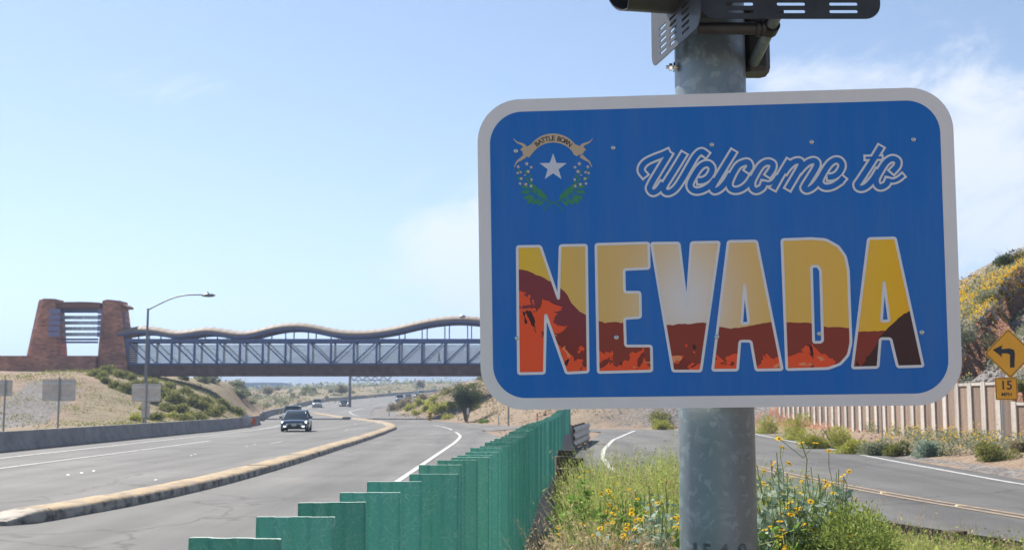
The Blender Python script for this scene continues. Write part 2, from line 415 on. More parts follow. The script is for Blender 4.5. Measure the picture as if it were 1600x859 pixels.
M_WHITE = mat('road_paint_white', (.52, .53, .53), .7, col2=(.34, .34, .34), vscale=3.5, bump=.2, bscale=90)
M_WORN = mat('road_paint_worn', (.46, .46, .45), .75, col2=(.2, .2, .2), vscale=4)
M_YEL = mat('road_paint_yellow', (.40, .26, .14), .75, col2=(.17, .15, .13), vscale=5)
def line(name, T, y0, y1, w, m_, parent, off=0.0, dz=.012, step=1.0):
    f = (lambda y: ev(T, y)) if not callable(T) else T
    return strip(name, np.arange(y0, y1 + .01, step), lambda y: f(y) + off - w / 2, lambda y: f(y) + off + w / 2, m_, dz, None, parent, nx=2)
T_E = tab([(-80, -3.3), (31, -2.9), (60, -2.84), (70, -3.0), (77, -3.5), (90, -4.7), (97, -5.6), (110, -8.0)], 5)
line('edge_line', T_E, -20, 80, .16, M_WHITE, road); line('edge_line', T_E, 86, 104, .2, M_WORN, road)
T_E2 = tab([(120, -13), (150, -18), (175, -23.2), (205, -28), (235, -29.5), (262, -27), (300, -25.5), (345, -23.5), (430, -17.5)], 8)
line('edge_line', T_E2, 165, 300, .22, M_WORN, road, step=4)
line('edge_line', T_XL, -20, 128, .16, M_WHITE, road, off=2.0); line('edge_line', T_XL, 150, 420, .2, M_WORN, road, off=1.6, step=4)
line('lane_line', lambda y: np.interp(y, [-20, 36, 58, 80], [-15.3, -15.5, -15.6, -15.9]), -20, 62, .14, M_WHITE, road)
for y0 in (58, 84, 110):
    line('lane_line', T_XL, y0, y0 + 3, .12, M_WORN, road, off=8.6)
line('edge_line', T_WL, -10, 84, .17, M_WHITE, ramp); line('edge_line', T_WR, -10, 84, .16, M_WHITE, ramp)
line('centre_line', T_YC, -10, 80, .13, M_YEL, ramp, -.16); line('centre_line', T_YC, -10, 80, .13, M_YEL, ramp, .16)
# raised reflective road studs
ORD = 'first second third fourth fifth sixth seventh eighth ninth tenth eleventh twelfth thirteenth fourteenth fifteenth sixteenth seventeenth eighteenth nineteenth twentieth twenty-first twenty-second twenty-third twenty-fourth twenty-fifth twenty-sixth twenty-seventh twenty-eighth twenty-ninth thirtieth thirty-first thirty-second thirty-third thirty-fourth thirty-fifth thirty-sixth'.split()
M_STUD = mat('road_stud', (.42, .42, .40), .4)
sg = G(); sg.loft([[(-.045, -.045, 0), (.045, -.045, 0), (.045, .045, 0), (-.045, .045, 0)], [(-.03, -.02, .016), (.03, -.02, .016), (.03, .02, .016), (-.03, .02, .016)]])
sme = sg.mesh('road_stud'); sme.materials.append(M_STUD)
for i, (u, v) in enumerate(((107, 741), (128, 738), (147, 735), (299, 711), (305, 709), (244, 749), (385, 697), (398, 694))):
    p = gnd(u, v, .01); tag(link('road_stud', sme, None, None, (p.x, p.y, .004)), 'pale reflective stud in the highway lanes, %s in the scatter left of the kerb' % ORD[i], 'road stud', 'studs in the highway lanes')
sy = G(); sy.loft([[(-.07, -.07, 0), (.07, -.07, 0), (.07, .07, 0), (-.07, .07, 0)], [(-.05, -.04, .025), (.05, -.04, .025), (.05, .04, .025), (-.05, .04, .025)]])
sym = sy.mesh('road_stud'); sym.materials.append(mat('road_stud_yellow', (.5, .42, .25), .4))
for i, y in enumerate((20.5, 23.2, 26.5, 30, 34)):
    tag(link('road_stud', sym, None, None, (float(ev(T_YC, y)), y, .006)), 'amber stud on the ramp double yellow line, %s from the near end' % ORD[i], 'road stud', 'studs on the ramp centre line')

# ------------------------------------------------------------------ median kerb: rounded kerb lengths, ochre paint on top
def kerb_mat(painted):
    m, nt, N, L, P = new_mat('kerb_painted' if painted else 'kerb_bare_shadow'); P.inputs['Roughness'].default_value = .85
    tc = N.new('ShaderNodeTexCoord')
    def noise(s, d=6, r=.65):
        n = N.new('ShaderNodeTexNoise'); n.inputs['Scale'].default_value = s; n.inputs['Detail'].default_value = d; n.inputs['Roughness'].default_value = r
        L.new(tc.outputs['Object'], n.inputs['Vector']); return n.outputs[0]
    def ramp(f, a, b, p0, p1):
        c = N.new('ShaderNodeValToRGB'); e = c.color_ramp.elements; e[0].position = p0; e[1].position = p1; e[0].color = (*a, 1); e[1].color = (*b, 1); L.new(f, c.inputs[0]); return c
    conc = ramp(noise(3), (.10, .09, .08), (.40, .36, .31), .38, .56)
    pnt = ramp(noise(2.5), (.17, .13, .09), (.37, .265, .14), .38, .58)
    sep = N.new('ShaderNodeSeparateXYZ'); L.new(tc.outputs['Object'], sep.inputs[0])
    hh = N.new('ShaderNodeMath'); hh.operation = 'MULTIPLY_ADD'; L.new(noise(5), hh.inputs[0]); hh.inputs[1].default_value = .16; L.new(sep.outputs[2], hh.inputs[2])
    k = N.new('ShaderNodeMapRange'); k.inputs[1].default_value = .215; k.inputs[2].default_value = .27; k.inputs[4].default_value = .92 if painted else .2; L.new(hh.outputs[0], k.inputs[0])
    mx = N.new('ShaderNodeMix'); mx.data_type = 'RGBA'; L.new(k.outputs[0], mx.inputs[0]); L.new(conc.outputs[0], mx.inputs[6]); L.new(pnt.outputs[0], mx.inputs[7])
    L.new(mx.outputs[2], P.inputs['Base Color'])
    b = N.new('ShaderNodeBump'); b.inputs['Strength'].default_value = .6; b.inputs['Distance'].default_value = .02; L.new(noise(18), b.inputs['Height']); L.new(b.outputs[0], P.inputs['Normal'])
    return m
def smooth_path(pts, n=12, closed=False):
    P = [Vector(p) for p in pts]; out = []
    for i in range(len(P) - 1):
        p0 = P[i - 1] if i else P[0] * 2 - P[1]; p1, p2 = P[i], P[i + 1]; p3 = P[i + 2] if i + 2 < len(P) else P[-1] * 2 - P[-2]
        for k in range(n):
            t = k / n; out.append(.5 * ((2 * p1) + (-p0 + p2) * t + (2 * p0 - 5 * p1 + 4 * p2 - p3) * t * t + (-p0 + 3 * p1 - 3 * p2 + p3) * t ** 3))
    out.append(P[-1]); return out
def resample(path, step):
    d = [0]
    for a, b in zip(path, path[1:]): d.append(d[-1] + (b - a).length)
    n = max(2, int(round(d[-1] / step)) + 1); out = []; j = 0
    for s in np.linspace(0, d[-1], n):
        while j < len(d) - 2 and d[j + 1] < s: j += 1
        t = (s - d[j]) / max(1e-9, d[j + 1] - d[j]); out.append(path[j].lerp(path[j + 1], min(1, max(0, t))))
    return out
KERB = resample(smooth_path([(-8.35, 19.6, 0), (-7.55, 25.5, 0), (-7.35, 34.6, 0), (-7.7, 51, 0), (-8.15, 68, 0), (-8.6, 80, 0), (-9.3, 92, 0), (-11.3, 107, 0), (-14.6, 123, 0), (-18.8, 140, 0), (-24.5, 162, 0), (-31, 188, 0)], 20), .5)
kerb = empty('median_kerb', (0, 0, 0)); kerb['kind'] = 'structure'
MK, MKB = kerb_mat(True), kerb_mat(False)
prof = [(-.38, -.03), (-.37, .12), (-.335, .175), (-.27, .20), (.27, .20), (.335, .175), (.37, .12), (.38, -.03)]
i = 0; first = True
while i < len(KERB) - 3:
    L_ = 2 if first else rnd.choice((6, 7, 8)); seg = KERB[i:i + L_ + 1]; g = G(); rings = []
    wob = rnd.uniform(-.02, .02)
    for k, p in enumerate(seg):
        a = KERB[max(0, i + k - 1)]; b = KERB[min(len(KERB) - 1, i + k + 1)]; d = (b - a).normalized(); r_ = Vector((d.y, -d.x, 0))
        e = d * (.022 if k == 0 else (-.022 if k == len(seg) - 1 else 0)); z0 = float(ev(T_ZR, p.y))
        sc = 1.0
        if first and k == 0: sc = .35
        if first and k == 1: sc = .93
        rings.append([p + e + r_ * (x * sc + wob) + Vector((0, 0, z0 + (h * (sc if h > 0 else 1)) + (.006 * math.sin(i * 1.3 + k) if h > .1 else 0))) for x, h in prof])
    g.loft(rings); y = seg[0].y
    o = g.obj('kerb_stone', MKB if (133 < y < 141 or first) else MK, kerb, smooth=R(40))  # nose is bare; far stretch has the bridge shadow put into its colour
    i += L_; first = False

# ------------------------------------------------------------------ far mountains, hazy
def mtn(X, Y):
    prof = np.interp(X / Y * F + 800, [-900, -200, 150, 290, 330, 345, 420, 470, 505, 540, 600, 663, 720, 800, 1000, 1300, 1600, 2300], [8, 10, 10, 24, 62, 52, 60, 78, 90, 86, 82, 90, 84, 80, 70, 60, 60, 50]) * 3000 / F
    c = np.exp(-((Y - 3000) / 300) ** 2)
    return prof * c * (1 + .30 * fbm(X, Y, 330, 5, 4)) + fbm(X, Y, 75, 4, 14) * 21 * c - 8
mx_ = np.linspace(-2600, 2600, 330); my_ = np.linspace(2300, 3700, 90)
me, _, _ = grid_mesh('mountains', mx_, my_, mtn)
o = link('mountains', me, mat('mountain_rock', (.11, .10, .10), .95, var=.25, vscale=.004, bump=.5, bscale=.02, bdist=20)); o['kind'] = 'structure'
# ------------------------------------------------------------------ welcome sign
SIGN_M = Matrix.Translation(EYE + Vector((.78328, 4.53365, .58569))) @ Matrix.Rotation(-.072399, 4, 'Z') @ Matrix.Rotation(.050912, 4, 'X') @ Matrix.Rotation(-.011193, 4, 'Y')
SIGN_I = SIGN_M.inverted()
def sp(u, v):                                       # photograph pixel -> sign's own (right, up) metres
    o = SIGN_I @ EYE; d = SIGN_I.to_3x3() @ ray(u, v); t = -o.y / d.y; p = o + d * t; return (p.x, p.z)
PX = 1.83 / 752.0                                   # a pixel on the sign in metres
sign = empty('welcome_sign', (0, 0, 0), 'blue welcome sign with white border, state emblem and NEVADA in landscape-filled letters', 'sign')
sign.matrix_world = SIGN_M
def flat(name, polys, m_, dep, parent, thick=0.0):
    """polys: list of [outer, hole, hole...] in sign metres; a sheet dep in front of the panel"""
    g = G()
    for loops in polys:
        tr = geometry.tessellate_polygon([[Vector((a, b, 0)) for a, b in l] for l in loops]); pts = [p for l in loops for p in l]
        g.add([(a, -dep, b) for a, b in pts], tr)
        if thick:
            g.add([(a, -dep + thick, b) for a, b in pts], [t[::-1] for t in tr]); n = len(pts); base = len(g.v) - 2 * n; k0 = 0
            for l in loops:
                for i in range(len(l)):
                    a, b = base + k0 + i, base + k0 + (i + 1) % len(l); g.f.append((a, b, b + n, a + n))
                k0 += len(l)
    me = g.mesh(name, fix=bool(thick))
    if not thick:
        bm = bmesh.new(); bm.from_mesh(me); bm.normal_update()
        for f in bm.faces:
            if f.normal.y > 0: f.normal_flip()
        bm.to_mesh(me); bm.free()
    return link(name, me, m_, parent)
def rrect(w, h, r, n=12, cx=0, cy=0):
    out = []
    for sx, sy, a0 in ((1, 1, 0), (-1, 1, 90), (-1, -1, 180), (1, -1, 270)):
        for k in range(n + 1):
            t = R(a0 + 90 * k / n); out.append((cx + sx * (w / 2 - r) + r * math.cos(t), cy + sy * (h / 2 - r) + r * math.sin(t)))
    return out
def sheet_mat(name, col, coat=.22, rough=.5):
    m, nt, N, L, P = new_mat(name)
    P.inputs['Base Color'].default_value = (*col, 1); P.inputs['Roughness'].default_value = rough; P.inputs['Specular IOR Level'].default_value = .2
    P.inputs['Coat Weight'].default_value = coat; P.inputs['Coat Roughness'].default_value = .06
    # dust film: faint streaks washed down the sheeting
    tc = N.new('ShaderNodeTexCoord'); mp = N.new('ShaderNodeMapping'); mp.inputs['Scale'].default_value = (9, 9, .9); L.new(tc.outputs['Object'], mp.inputs[0])
    n = N.new('ShaderNodeTexNoise'); n.inputs['Scale'].default_value = 1; n.inputs['Detail'].default_value = 6; n.inputs['Roughness'].default_value = .7; L.new(mp.outputs[0], n.inputs['Vector'])
    k = N.new('ShaderNodeMapRange'); k.inputs[1].default_value = .42; k.inputs[2].default_value = .75; k.inputs[4].default_value = .09; L.new(n.outputs[0], k.inputs[0])
    mx = N.new('ShaderNodeMix'); mx.data_type = 'RGBA'; mx.inputs[6].default_value = (*col, 1); mx.inputs[7].default_value = (.42, .40, .37, 1); L.new(k.outputs[0], mx.inputs[0]); L.new(mx.outputs[2], P.inputs['Base Color'])
    sheet_bump(N, L, P); return m
def sheet_bump(N, L, P):
    tc = N.new('ShaderNodeTexCoord'); mp = N.new('ShaderNodeMapping'); mp.inputs['Scale'].default_value = (1, 1, .8); L.new(tc.outputs['Object'], mp.inputs[0])
    n = N.new('ShaderNodeTexNoise'); n.inputs['Scale'].default_value = 48; n.inputs['Detail'].default_value = 1.5; n.inputs['Distortion'].default_value = 1.2; L.new(mp.outputs[0], n.inputs['Vector'])
    n2 = N.new('ShaderNodeTexNoise'); n2.inputs['Scale'].default_value = 2.2; L.new(mp.outputs[0], n2.inputs['Vector'])
    ml = N.new('ShaderNodeMath'); ml.operation = 'MULTIPLY_ADD'; L.new(n.outputs[0], ml.inputs[0]); ml.inputs[1].default_value = .05; L.new(n2.outputs[0], ml.inputs[2])
    b = N.new('ShaderNodeBump'); b.inputs['Strength'].default_value = .6; b.inputs['Distance'].default_value = .015; L.new(ml.outputs[0], b.inputs['Height'])
    L.new(b.outputs[0], P.inputs['Coat Normal'])
M_SBLUE = sheet_mat('sign_blue', (.008, .170, .58)); M_SWHITE = sheet_mat('sign_white', (.92, .86, .84), .12, .5); M_SLINE = sheet_mat('sign_outline_white', (.90, .86, .87), .12)
M_ALU = mat('aluminium', (.55, .56, .57), .4, .9, var=.1)
W_, H_ = 1.83, 1.214
pan = flat('panel', [[rrect(W_, H_, .168, 16)]], M_SWHITE, 0.0, sign, .004)
inner = [sp(u, v) for u, v in ((766, 230), (768, 400), (774, 570))]
ix0 = inner[1][0]; ix1 = sp(1476, 400)[0]; it = sp(1120, 166)[1]; ib = sp(1120, 618)[1]
flat('blue_field', [[rrect(ix1 - ix0, it - ib, .128, 16, (ix0 + ix1) / 2, (it + ib) / 2)]], M_SBLUE, .0008, sign)

# --- lettering helpers
def round_poly(pts, r, n=5):
    out = []; N_ = len(pts)
    for i in range(N_):
        p = Vector((*pts[i], 0)); a = Vector((*pts[i - 1], 0)); b = Vector((*pts[(i + 1) % N_], 0))
        d1 = (a - p); d2 = (b - p); rr = min(r, d1.length * .45, d2.length * .45); q1 = p + d1.normalized() * rr; q2 = p + d2.normalized() * rr
        for k in range(n + 1):
            t = k / n; q = q1 * (1 - t) ** 2 + p * 2 * t * (1 - t) + q2 * t * t; out.append((q.x, q.y))
    return out
def area(p): return sum(p[i - 1][0] * p[i][1] - p[i][0] * p[i - 1][1] for i in range(len(p))) / 2
def offset(pts, d):                                 # outward for d > 0 (outer, ccw or cw)
    s = 1 if area(pts) > 0 else -1; out = []; n = len(pts)
    for i in range(n):
        a, p, b = Vector((*pts[i - 1], 0)), Vector((*pts[i], 0)), Vector((*pts[(i + 1) % n], 0))
        e1 = (p - a); e2 = (b - p)
        if e1.length < 1e-9 or e2.length < 1e-9: continue
        e1.normalize(); e2.normalize(); n1 = Vector((e1.y, -e1.x, 0)) * s; n2 = Vector((e2.y, -e2.x, 0)) * s; m_ = (n1 + n2)
        m_ = n1 if m_.length < 1e-4 else m_.normalized() / max(.45, m_.normalized().dot(n1))
        q = p + m_ * d; out.append((q.x, q.y))
    return out
def ribbon(path, w, ext=0.0):
    P = [Vector((*p, 0)) for p in path]
    P[0] = P[0] + (P[0] - P[1]).normalized() * ext; P[-1] = P[-1] + (P[-1] - P[-2]).normalized() * ext
    L_, R_ = [], []
    for i, p in enumerate(P):
        d = (P[min(i + 1, len(P) - 1)] - P[max(0, i - 1)]).normalized(); n = Vector((-d.y, d.x, 0)) * w / 2; L_.append(p + n); R_.append(p - n)
    return L_, R_

# --- NEVADA
def zz(ox, oy, s, pts): return [sp(ox + x / s, oy + y / s) for x, y in pts]
ZA = (790, 360, 3.579); ZB = (1100, 350, 2.863)
LET = [
 [zz(*ZA, [(65, 90), (195, 88), (296, 385), (305, 85), (452, 82), (462, 790), (340, 797), (224, 468), (217, 797), (72, 800)])],
 [zz(*ZA, [(505, 78), (800, 70), (803, 212), (662, 218), (665, 345), (752, 345), (755, 485), (665, 492), (670, 645), (815, 645), (818, 785), (518, 793)])],
 [zz(*ZA, [(815, 72), (970, 70), (1013, 425), (1038, 68), (1195, 65), (1092, 785), (935, 785)])],
 [zz(*ZB, [(108, 78), (235, 76), (350, 650), (232, 652), (210, 523), (160, 523), (150, 652), (38, 653)]), zz(*ZB, [(181, 270), (200, 442), (168, 445)])],
 [zz(*ZB, [(348, 70), (480, 65), (545, 70), (600, 100), (632, 145), (645, 205), (657, 530), (645, 585), (610, 625), (555, 645), (370, 650)]), zz(*ZB, [(480, 190), (508, 188), (521, 208), (530, 520), (522, 528), (490, 528)])],
 [zz(*ZB, [(735, 65), (855, 62), (980, 635), (865, 638), (835, 512), (788, 512), (778, 640), (663, 643)]), zz(*ZB, [(805, 258), (828, 432), (793, 434)])]]
def picture_mat():
    m, nt, N, L, P = new_mat('landscape_print'); P.inputs['Roughness'].default_value = .5; P.inputs['Specular IOR Level'].default_value = .2; P.inputs['Coat Weight'].default_value = .14; P.inputs['Coat Roughness'].default_value = .1
    sheet_bump(N, L, P)
    tc = N.new('ShaderNodeTexCoord'); sep = N.new('ShaderNodeSeparateXYZ'); L.new(tc.outputs['Object'], sep.inputs[0])
    def m_(op, a, b=None, cl=False):
        n = N.new('ShaderNodeMath'); n.operation = op; n.use_clamp = cl
        for i, x in enumerate((a, b)):
            if x is None: continue
            if isinstance(x, (int, float)): n.inputs[i].default_value = x
            else: L.new(x, n.inputs[i])
        return n.outputs[0]
    a0, a1 = sp(800, 480)[0], sp(1450, 480)[0]; b0, b1 = sp(1120, 590)[1], sp(1120, 370)[1]
    X = m_('DIVIDE', m_('SUBTRACT', sep.outputs[0], a0), a1 - a0); Z = m_('DIVIDE', m_('SUBTRACT', sep.outputs[2], b0), b1 - b0)
    nz = lambda u, v: ((sp(u, v)[0] - a0) / (a1 - a0), (sp(u, v)[1] - b0) / (b1 - b0))
    def curve(pts):
        c = N.new('ShaderNodeFloatCurve'); cm = c.mapping.curves[0]; q = [nz(*p) for p in pts]
        cm.points[0].location = q[0]; cm.points[1].location = q[-1]
        for p in q[1:-1]: cm.points.new(*p)
        for p in cm.points: p.handle_type = 'VECTOR'
        c.mapping.update(); L.new(X, c.inputs['Value']); return c.outputs[0]
    def noise(s, d=3, sx=1.0, sz=1.0, r=.55, off=0):
        mp = N.new('ShaderNodeMapping'); mp.inputs['Scale'].default_value = (sx, 1, sz); mp.inputs['Location'].default_value = (off, off, off); L.new(tc.outputs['Object'], mp.inputs[0])
        n = N.new('ShaderNodeTexNoise'); n.inputs['Scale'].default_value = s; n.inputs['Detail'].default_value = d; n.inputs['Roughness'].default_value = r; n.inputs['Distortion'].default_value = .6; L.new(mp.outputs[0], n.inputs['Vector']); return n.outputs[0]
    def mix(f, a, b):
        n = N.new('ShaderNodeMix'); n.data_type = 'RGBA'
        L.new(f, n.inputs[0])
        for i, c in ((6, a), (7, b)):
            if isinstance(c, tuple): n.inputs[i].default_value = (*c, 1)
            else: L.new(c, n.inputs[i])
        return n.outputs[2]
    cr = N.new('ShaderNodeValToRGB'); e = cr.color_ramp.elements
    e[0].position = 0; e[0].color = (.72, .43, .03, 1); e[1].position = 1; e[1].color = (.82, .36, .012, 1)
    for p, c in ((.07, (.68, .42, .055)), (.16, (.64, .39, .11)), (.32, (.64, .41, .15)), (.42, (.68, .48, .25)), (.55, (.68, .43, .17)), (.66, (.68, .41, .10)), (.80, (.72, .41, .07)), (.9, (.76, .42, .025))):
        q = e.new(p); q.color = (*c, 1)
    L.new(X, cr.inputs[0]); col = cr.outputs[0]
    gx, gz = nz(1072, 470); dx = m_('DIVIDE', m_('SUBTRACT', X, gx), .10); dz = m_('DIVIDE', m_('SUBTRACT', Z, gz), .36)
    glow = m_('EXPONENT', m_('MULTIPLY', m_('ADD', m_('MULTIPLY', dx, dx), m_('MULTIPLY', dz, dz)), -1))
    col = mix(m_('MULTIPLY', glow, .95), col, (.66, .60, .58))
    jag = m_('MULTIPLY', m_('SUBTRACT', noise(22, 3), .5), .03)
    ridge = curve([(800, 418), (825, 424), (850, 434), (872, 447), (885, 458), (893, 474), (905, 486), (920, 494), (934, 502), (945, 504), (1000, 503), (1042, 508), (1070, 506), (1105, 504), (1122, 510), (1142, 513), (1165, 510), (1205, 503), (1226, 503), (1255, 503), (1290, 510), (1328, 512), (1340, 518), (1358, 517), (1450, 514)])
    below = m_('GREATER_THAN', m_('ADD', ridge, jag), Z)
    dep = m_('SUBTRACT', ridge, Z)
    rk = mix(m_('GREATER_THAN', X, .185), (.20, .036, .045), (.24, .042, .028))
    leftw = m_('LESS_THAN', X, .185)
    thr = m_('ADD', m_('MULTIPLY', leftw, .19), m_('MULTIPLY', m_('SUBTRACT', 1.0, leftw), .23))
    red = m_('MULTIPLY', m_('GREATER_THAN', m_('ADD', dep, m_('MULTIPLY', m_('SUBTRACT', noise(11, 4), .5), .55)), thr), m_('LESS_THAN', X, .78))
    rk = mix(red, rk, (.76, .085, .028))
    mr2 = m_('MULTIPLY', m_('GREATER_THAN', noise(9, 4, 1, .8, .55, 5), .565), red); rk = mix(mr2, rk, (.20, .034, .026))
    sal = m_('MULTIPLY', m_('GREATER_THAN', noise(13, 4, .7, 1.2, .55, 9), .60), m_('GREATER_THAN', dep, .22)); sal = m_('MULTIPLY', sal, m_('GREATER_THAN', X, .09)); rk = mix(m_('MULTIPLY', sal, m_('LESS_THAN', X, .8)), rk, (.68, .24, .11))
    dk = m_('MULTIPLY', m_('GREATER_THAN', noise(19, 4, 1, .55, .55, 21), .635), m_('GREATER_THAN', dep, .15)); rk = mix(dk, rk, (.055, .018, .020))
    drk = curve([(800, 590), (1330, 590), (1338, 580), (1352, 563), (1365, 545), (1378, 522), (1392, 508), (1405, 496), (1422, 484), (1450, 470)])
    rk = mix(m_('GREATER_THAN', m_('ADD', drk, m_('MULTIPLY', jag, .8)), Z), rk, (.058, .026, .026))
    col = mix(below, col, rk)
    below2 = m_('MULTIPLY', m_('GREATER_THAN', m_('ADD', drk, jag), Z), m_('GREATER_THAN', X, .8)); col = mix(below2, col, (.058, .026, .026))
    gm = N.new('ShaderNodeMix'); gm.data_type = 'RGBA'; gm.blend_type = 'MULTIPLY'; gm.inputs[0].default_value = 1; gm.inputs[7].default_value = (1.42, 1.42, 1.42, 1); L.new(col, gm.inputs[6])
    L.new(gm.outputs[2], P.inputs['Base Color']); return m
M_PIC = picture_mat()
def outline(name, loops, w, dep, m_, parent):
    """flat printed line along closed loops; depth creeps so that no two pieces share a plane"""
    g = G(); c = 0
    for lp in loops:
        P_ = [Vector((*p, 0)) for p in lp]; n = len(P_); A, B = [], []
        for i, p in enumerate(P_):
            d1 = (p - P_[i - 1]).normalized(); d2 = (P_[(i + 1) % n] - p).normalized(); d = (d1 + d2)
            d = d1 if d.length < 1e-4 else d.normalized(); k = min(1.5, 1 / max(.3, d.dot(d1))); q = Vector((-d.y, d.x, 0)) * w / 2 * k; A.append(p + q); B.append(p - q)
        for i in range(n):
            j = (i + 1) % n; z = -dep - c * 1.5e-6; c += 1
            g.add([(A[i].x, z, A[i].y), (A[j].x, z, A[j].y), (B[j].x, z, B[j].y), (B[i].x, z, B[i].y)], [(0, 1, 2, 3)])
    return front(g, name, m_, parent)
def front(g, name, m_, parent):
    for i, f in enumerate(g.f):
        p = [Vector(g.v[k]) for k in f]
        if (p[1] - p[0]).cross(p[2] - p[0]).y > 0: g.f[i] = f[::-1]
    return g.obj(name, m_, parent, fix=False)
for loops in LET:
    out = round_poly(loops[0], 3.6 * PX); holes = [round_poly(h, 2.4 * PX) for h in loops[1:]]
    lt = flat('letter', [[out] + holes], M_PIC, .0014, sign)
    outline('letter_outline', [out] + holes, 4.3 * PX, .0020, M_SLINE, lt)

# --- Welcome to: outlined script
Z3 = lambda pts, ox=1000: [sp(ox + x / 8.592, 215 + y / 8.592) for x, y in pts]
E1 = [(775, 585), (850, 575), (915, 535), (960, 465), (965, 405), (925, 358), (860, 360), (790, 415), (715, 530), (672, 625), (690, 690), (755, 720), (850, 700), (945, 640), (1010, 560)]
WORD = [
 (Z3([(70, 520), (20, 455), (26, 390), (85, 325), (195, 272), (300, 232), (392, 190)]), 1), (Z3([(400, 205), (265, 425), (150, 620), (128, 690), (172, 738), (240, 705), (310, 610)]), 1),
 (Z3([(592, 215), (455, 440), (330, 640), (318, 705), (370, 742), (460, 700), (545, 590), (670, 375), (750, 245), (825, 190), (905, 240)]), 1),
 (Z3(E1), 1),
 (Z3([(400, 185), (250, 430), (135, 620), (112, 680), (145, 715), (220, 680), (300, 590), (360, 490)], 1100), 1),
 (Z3([(575, 455), (615, 395), (590, 335), (530, 338), (455, 380), (385, 490), (338, 610), (355, 682), (420, 710), (510, 685), (590, 620), (650, 530)], 1100), 1),
 (Z3([(855, 515), (915, 425), (920, 355), (850, 330), (765, 375), (690, 490), (640, 600), (650, 682), (705, 712), (780, 670), (812, 600)], 1100), 1), (Z3([(800, 610), (870, 622), (935, 590), (990, 515)], 1100), .6),
 (Z3([(372, 310), (255, 505), (152, 690)], 1190), 1), (Z3([(300, 470), (355, 395), (430, 330), (500, 315), (530, 350), (505, 425), (350, 690)], 1190), 1),
 (Z3([(500, 455), (555, 390), (630, 330), (705, 312), (742, 350), (715, 430), (585, 640), (572, 685), (612, 705), (690, 665), (760, 585), (820, 490)], 1190), 1),
 (Z3([(x + 110, y - 50) for x, y in E1[:-1]] + [(1050, 595), (1100, 535)], 1190), 1),
 (Z3([(570, 125), (440, 340), (290, 570), (250, 630), (270, 675), (330, 678), (400, 635), (480, 540), (540, 440)], 1310), 1), (Z3([(362, 275), (578, 272)], 1310), .45),
 (Z3([(715, 465), (785, 385), (790, 315), (720, 285), (640, 330), (570, 430), (505, 555), (515, 635), (565, 665), (640, 630), (675, 560)], 1310), 1), (Z3([(660, 570), (730, 585), (800, 560), (868, 508)], 1310), .62)]
gw, gb = G(), G(); cnt = 0
for pts, k in WORD:
    path = [(p.x, p.y) for p in smooth_path([(*p, 0) for p in pts], 8)]
    for g, w, dep, ext in ((gw, (8.4 * k + 6.8) * PX, .0011, 3.2 * PX), (gb, 8.4 * k * PX, .0026, 0.0)):
        A, B = ribbon(path, w, ext); n = len(A); dz = [dep + (cnt + i) * 1.2e-6 for i in range(n)]
        g.add([(p.x, -z, p.y) for p, z in zip(A, dz)] + [(p.x, -z, p.y) for p, z in zip(B, dz)], [(i, i + 1, n + i + 1, n + i) for i in range(n - 1)])
    cnt += n
scr = front(gw, 'script_lettering', M_SLINE, sign); front(gb, 'script_fill', M_SBLUE, scr)

# --- emblem
ZC = (790, 195, 5.925); EC = lambda x, y: sp(790 + x / 5.925, 195 + y / 5.925)
M_BAN = mat('emblem_banner', (.68, .50, .33), .5); M_STAR = mat('emblem_star', (.74, .75, .84), .5); M_GRN = mat('emblem_leaf', (.05, .30, .14), .5); M_FLW = mat('emblem_blossom', (.80, .62, .50), .5); M_INK = mat('emblem_ink', (.035, .033, .04), .5)
M_GRN2 = mat('emblem_leaf_dark', (.04, .26, .14), .5)
arc = lambda r, a: (440 + r * math.sin(R(a)), 372 - r * math.cos(R(a)))
C0 = (440, 345); arc = lambda r, a: (C0[0] + r * math.sin(R(a)), C0[1] - r * math.cos(R(a)))
band = [arc(262, a) for a in np.linspace(-66, 66, 40)][:]
# banner: outer radius 262, inner 180, with sagging ends
outer = [(170, 240), (200, 195)] + [arc(262, a) for a in np.linspace(-58, 58, 30)] ; outer = [(155, 268), (180, 215)] + [(440 + 258 * math.sin(R(a)), 340 - 258 * math.cos(R(a))) for a in np.linspace(-52, 52, 30)] + [(700, 205), (724, 262)]
inner_ = [(655, 292), (632, 275)] + [(440 + 222 * math.sin(R(a)), 372 - 206 * math.cos(R(a))) for a in np.linspace(52, -52, 30)] + [(240, 275), (215, 305)]
flat('emblem_banner', [[[EC(*p) for p in outer + inner_]]], M_BAN, .0014, sign)
def taper(pts, w0, w1):
    P = smooth_path([(*p, 0) for p in pts], 6); n = len(P); L_, R_ = [], []
    for i, p in enumerate(P):
        d = (P[min(i + 1, n - 1)] - P[max(0, i - 1)]).normalized(); w = w0 + (w1 - w0) * i / (n - 1); q = Vector((-d.y, d.x, 0)) * w / 2
        L_.append((p.x + q.x, p.y + q.y)); R_.append((p.x - q.x, p.y - q.y))
    return L_ + R_[::-1]
tails = []
for s in (1, -1):
    X_ = lambda x: 440 + (x - 440) * s
    for pts, w0, w1 in (([(150, 245), (178, 205), (150, 180), (110, 165), (72, 130)], 40, 5), ([(185, 285), (140, 320), (105, 345), (80, 395)], 36, 5)):
        tails.append([[EC(X_(x), y) for x, y in taper(pts, w0, w1)]])
for t_ in tails: flat('emblem_ribbon_tail', [t_], M_BAN, .0011, sign)
st = []
for k in range(10):
    r_ = 132 if k % 2 == 0 else 53; a = R(36 * k); st.append(EC(440 + r_ * math.sin(a), 397 - r_ * math.cos(a)))
flat('emblem_star', [[st]], M_STAR, .0014, sign)
lv, fl, stems = [], [], []
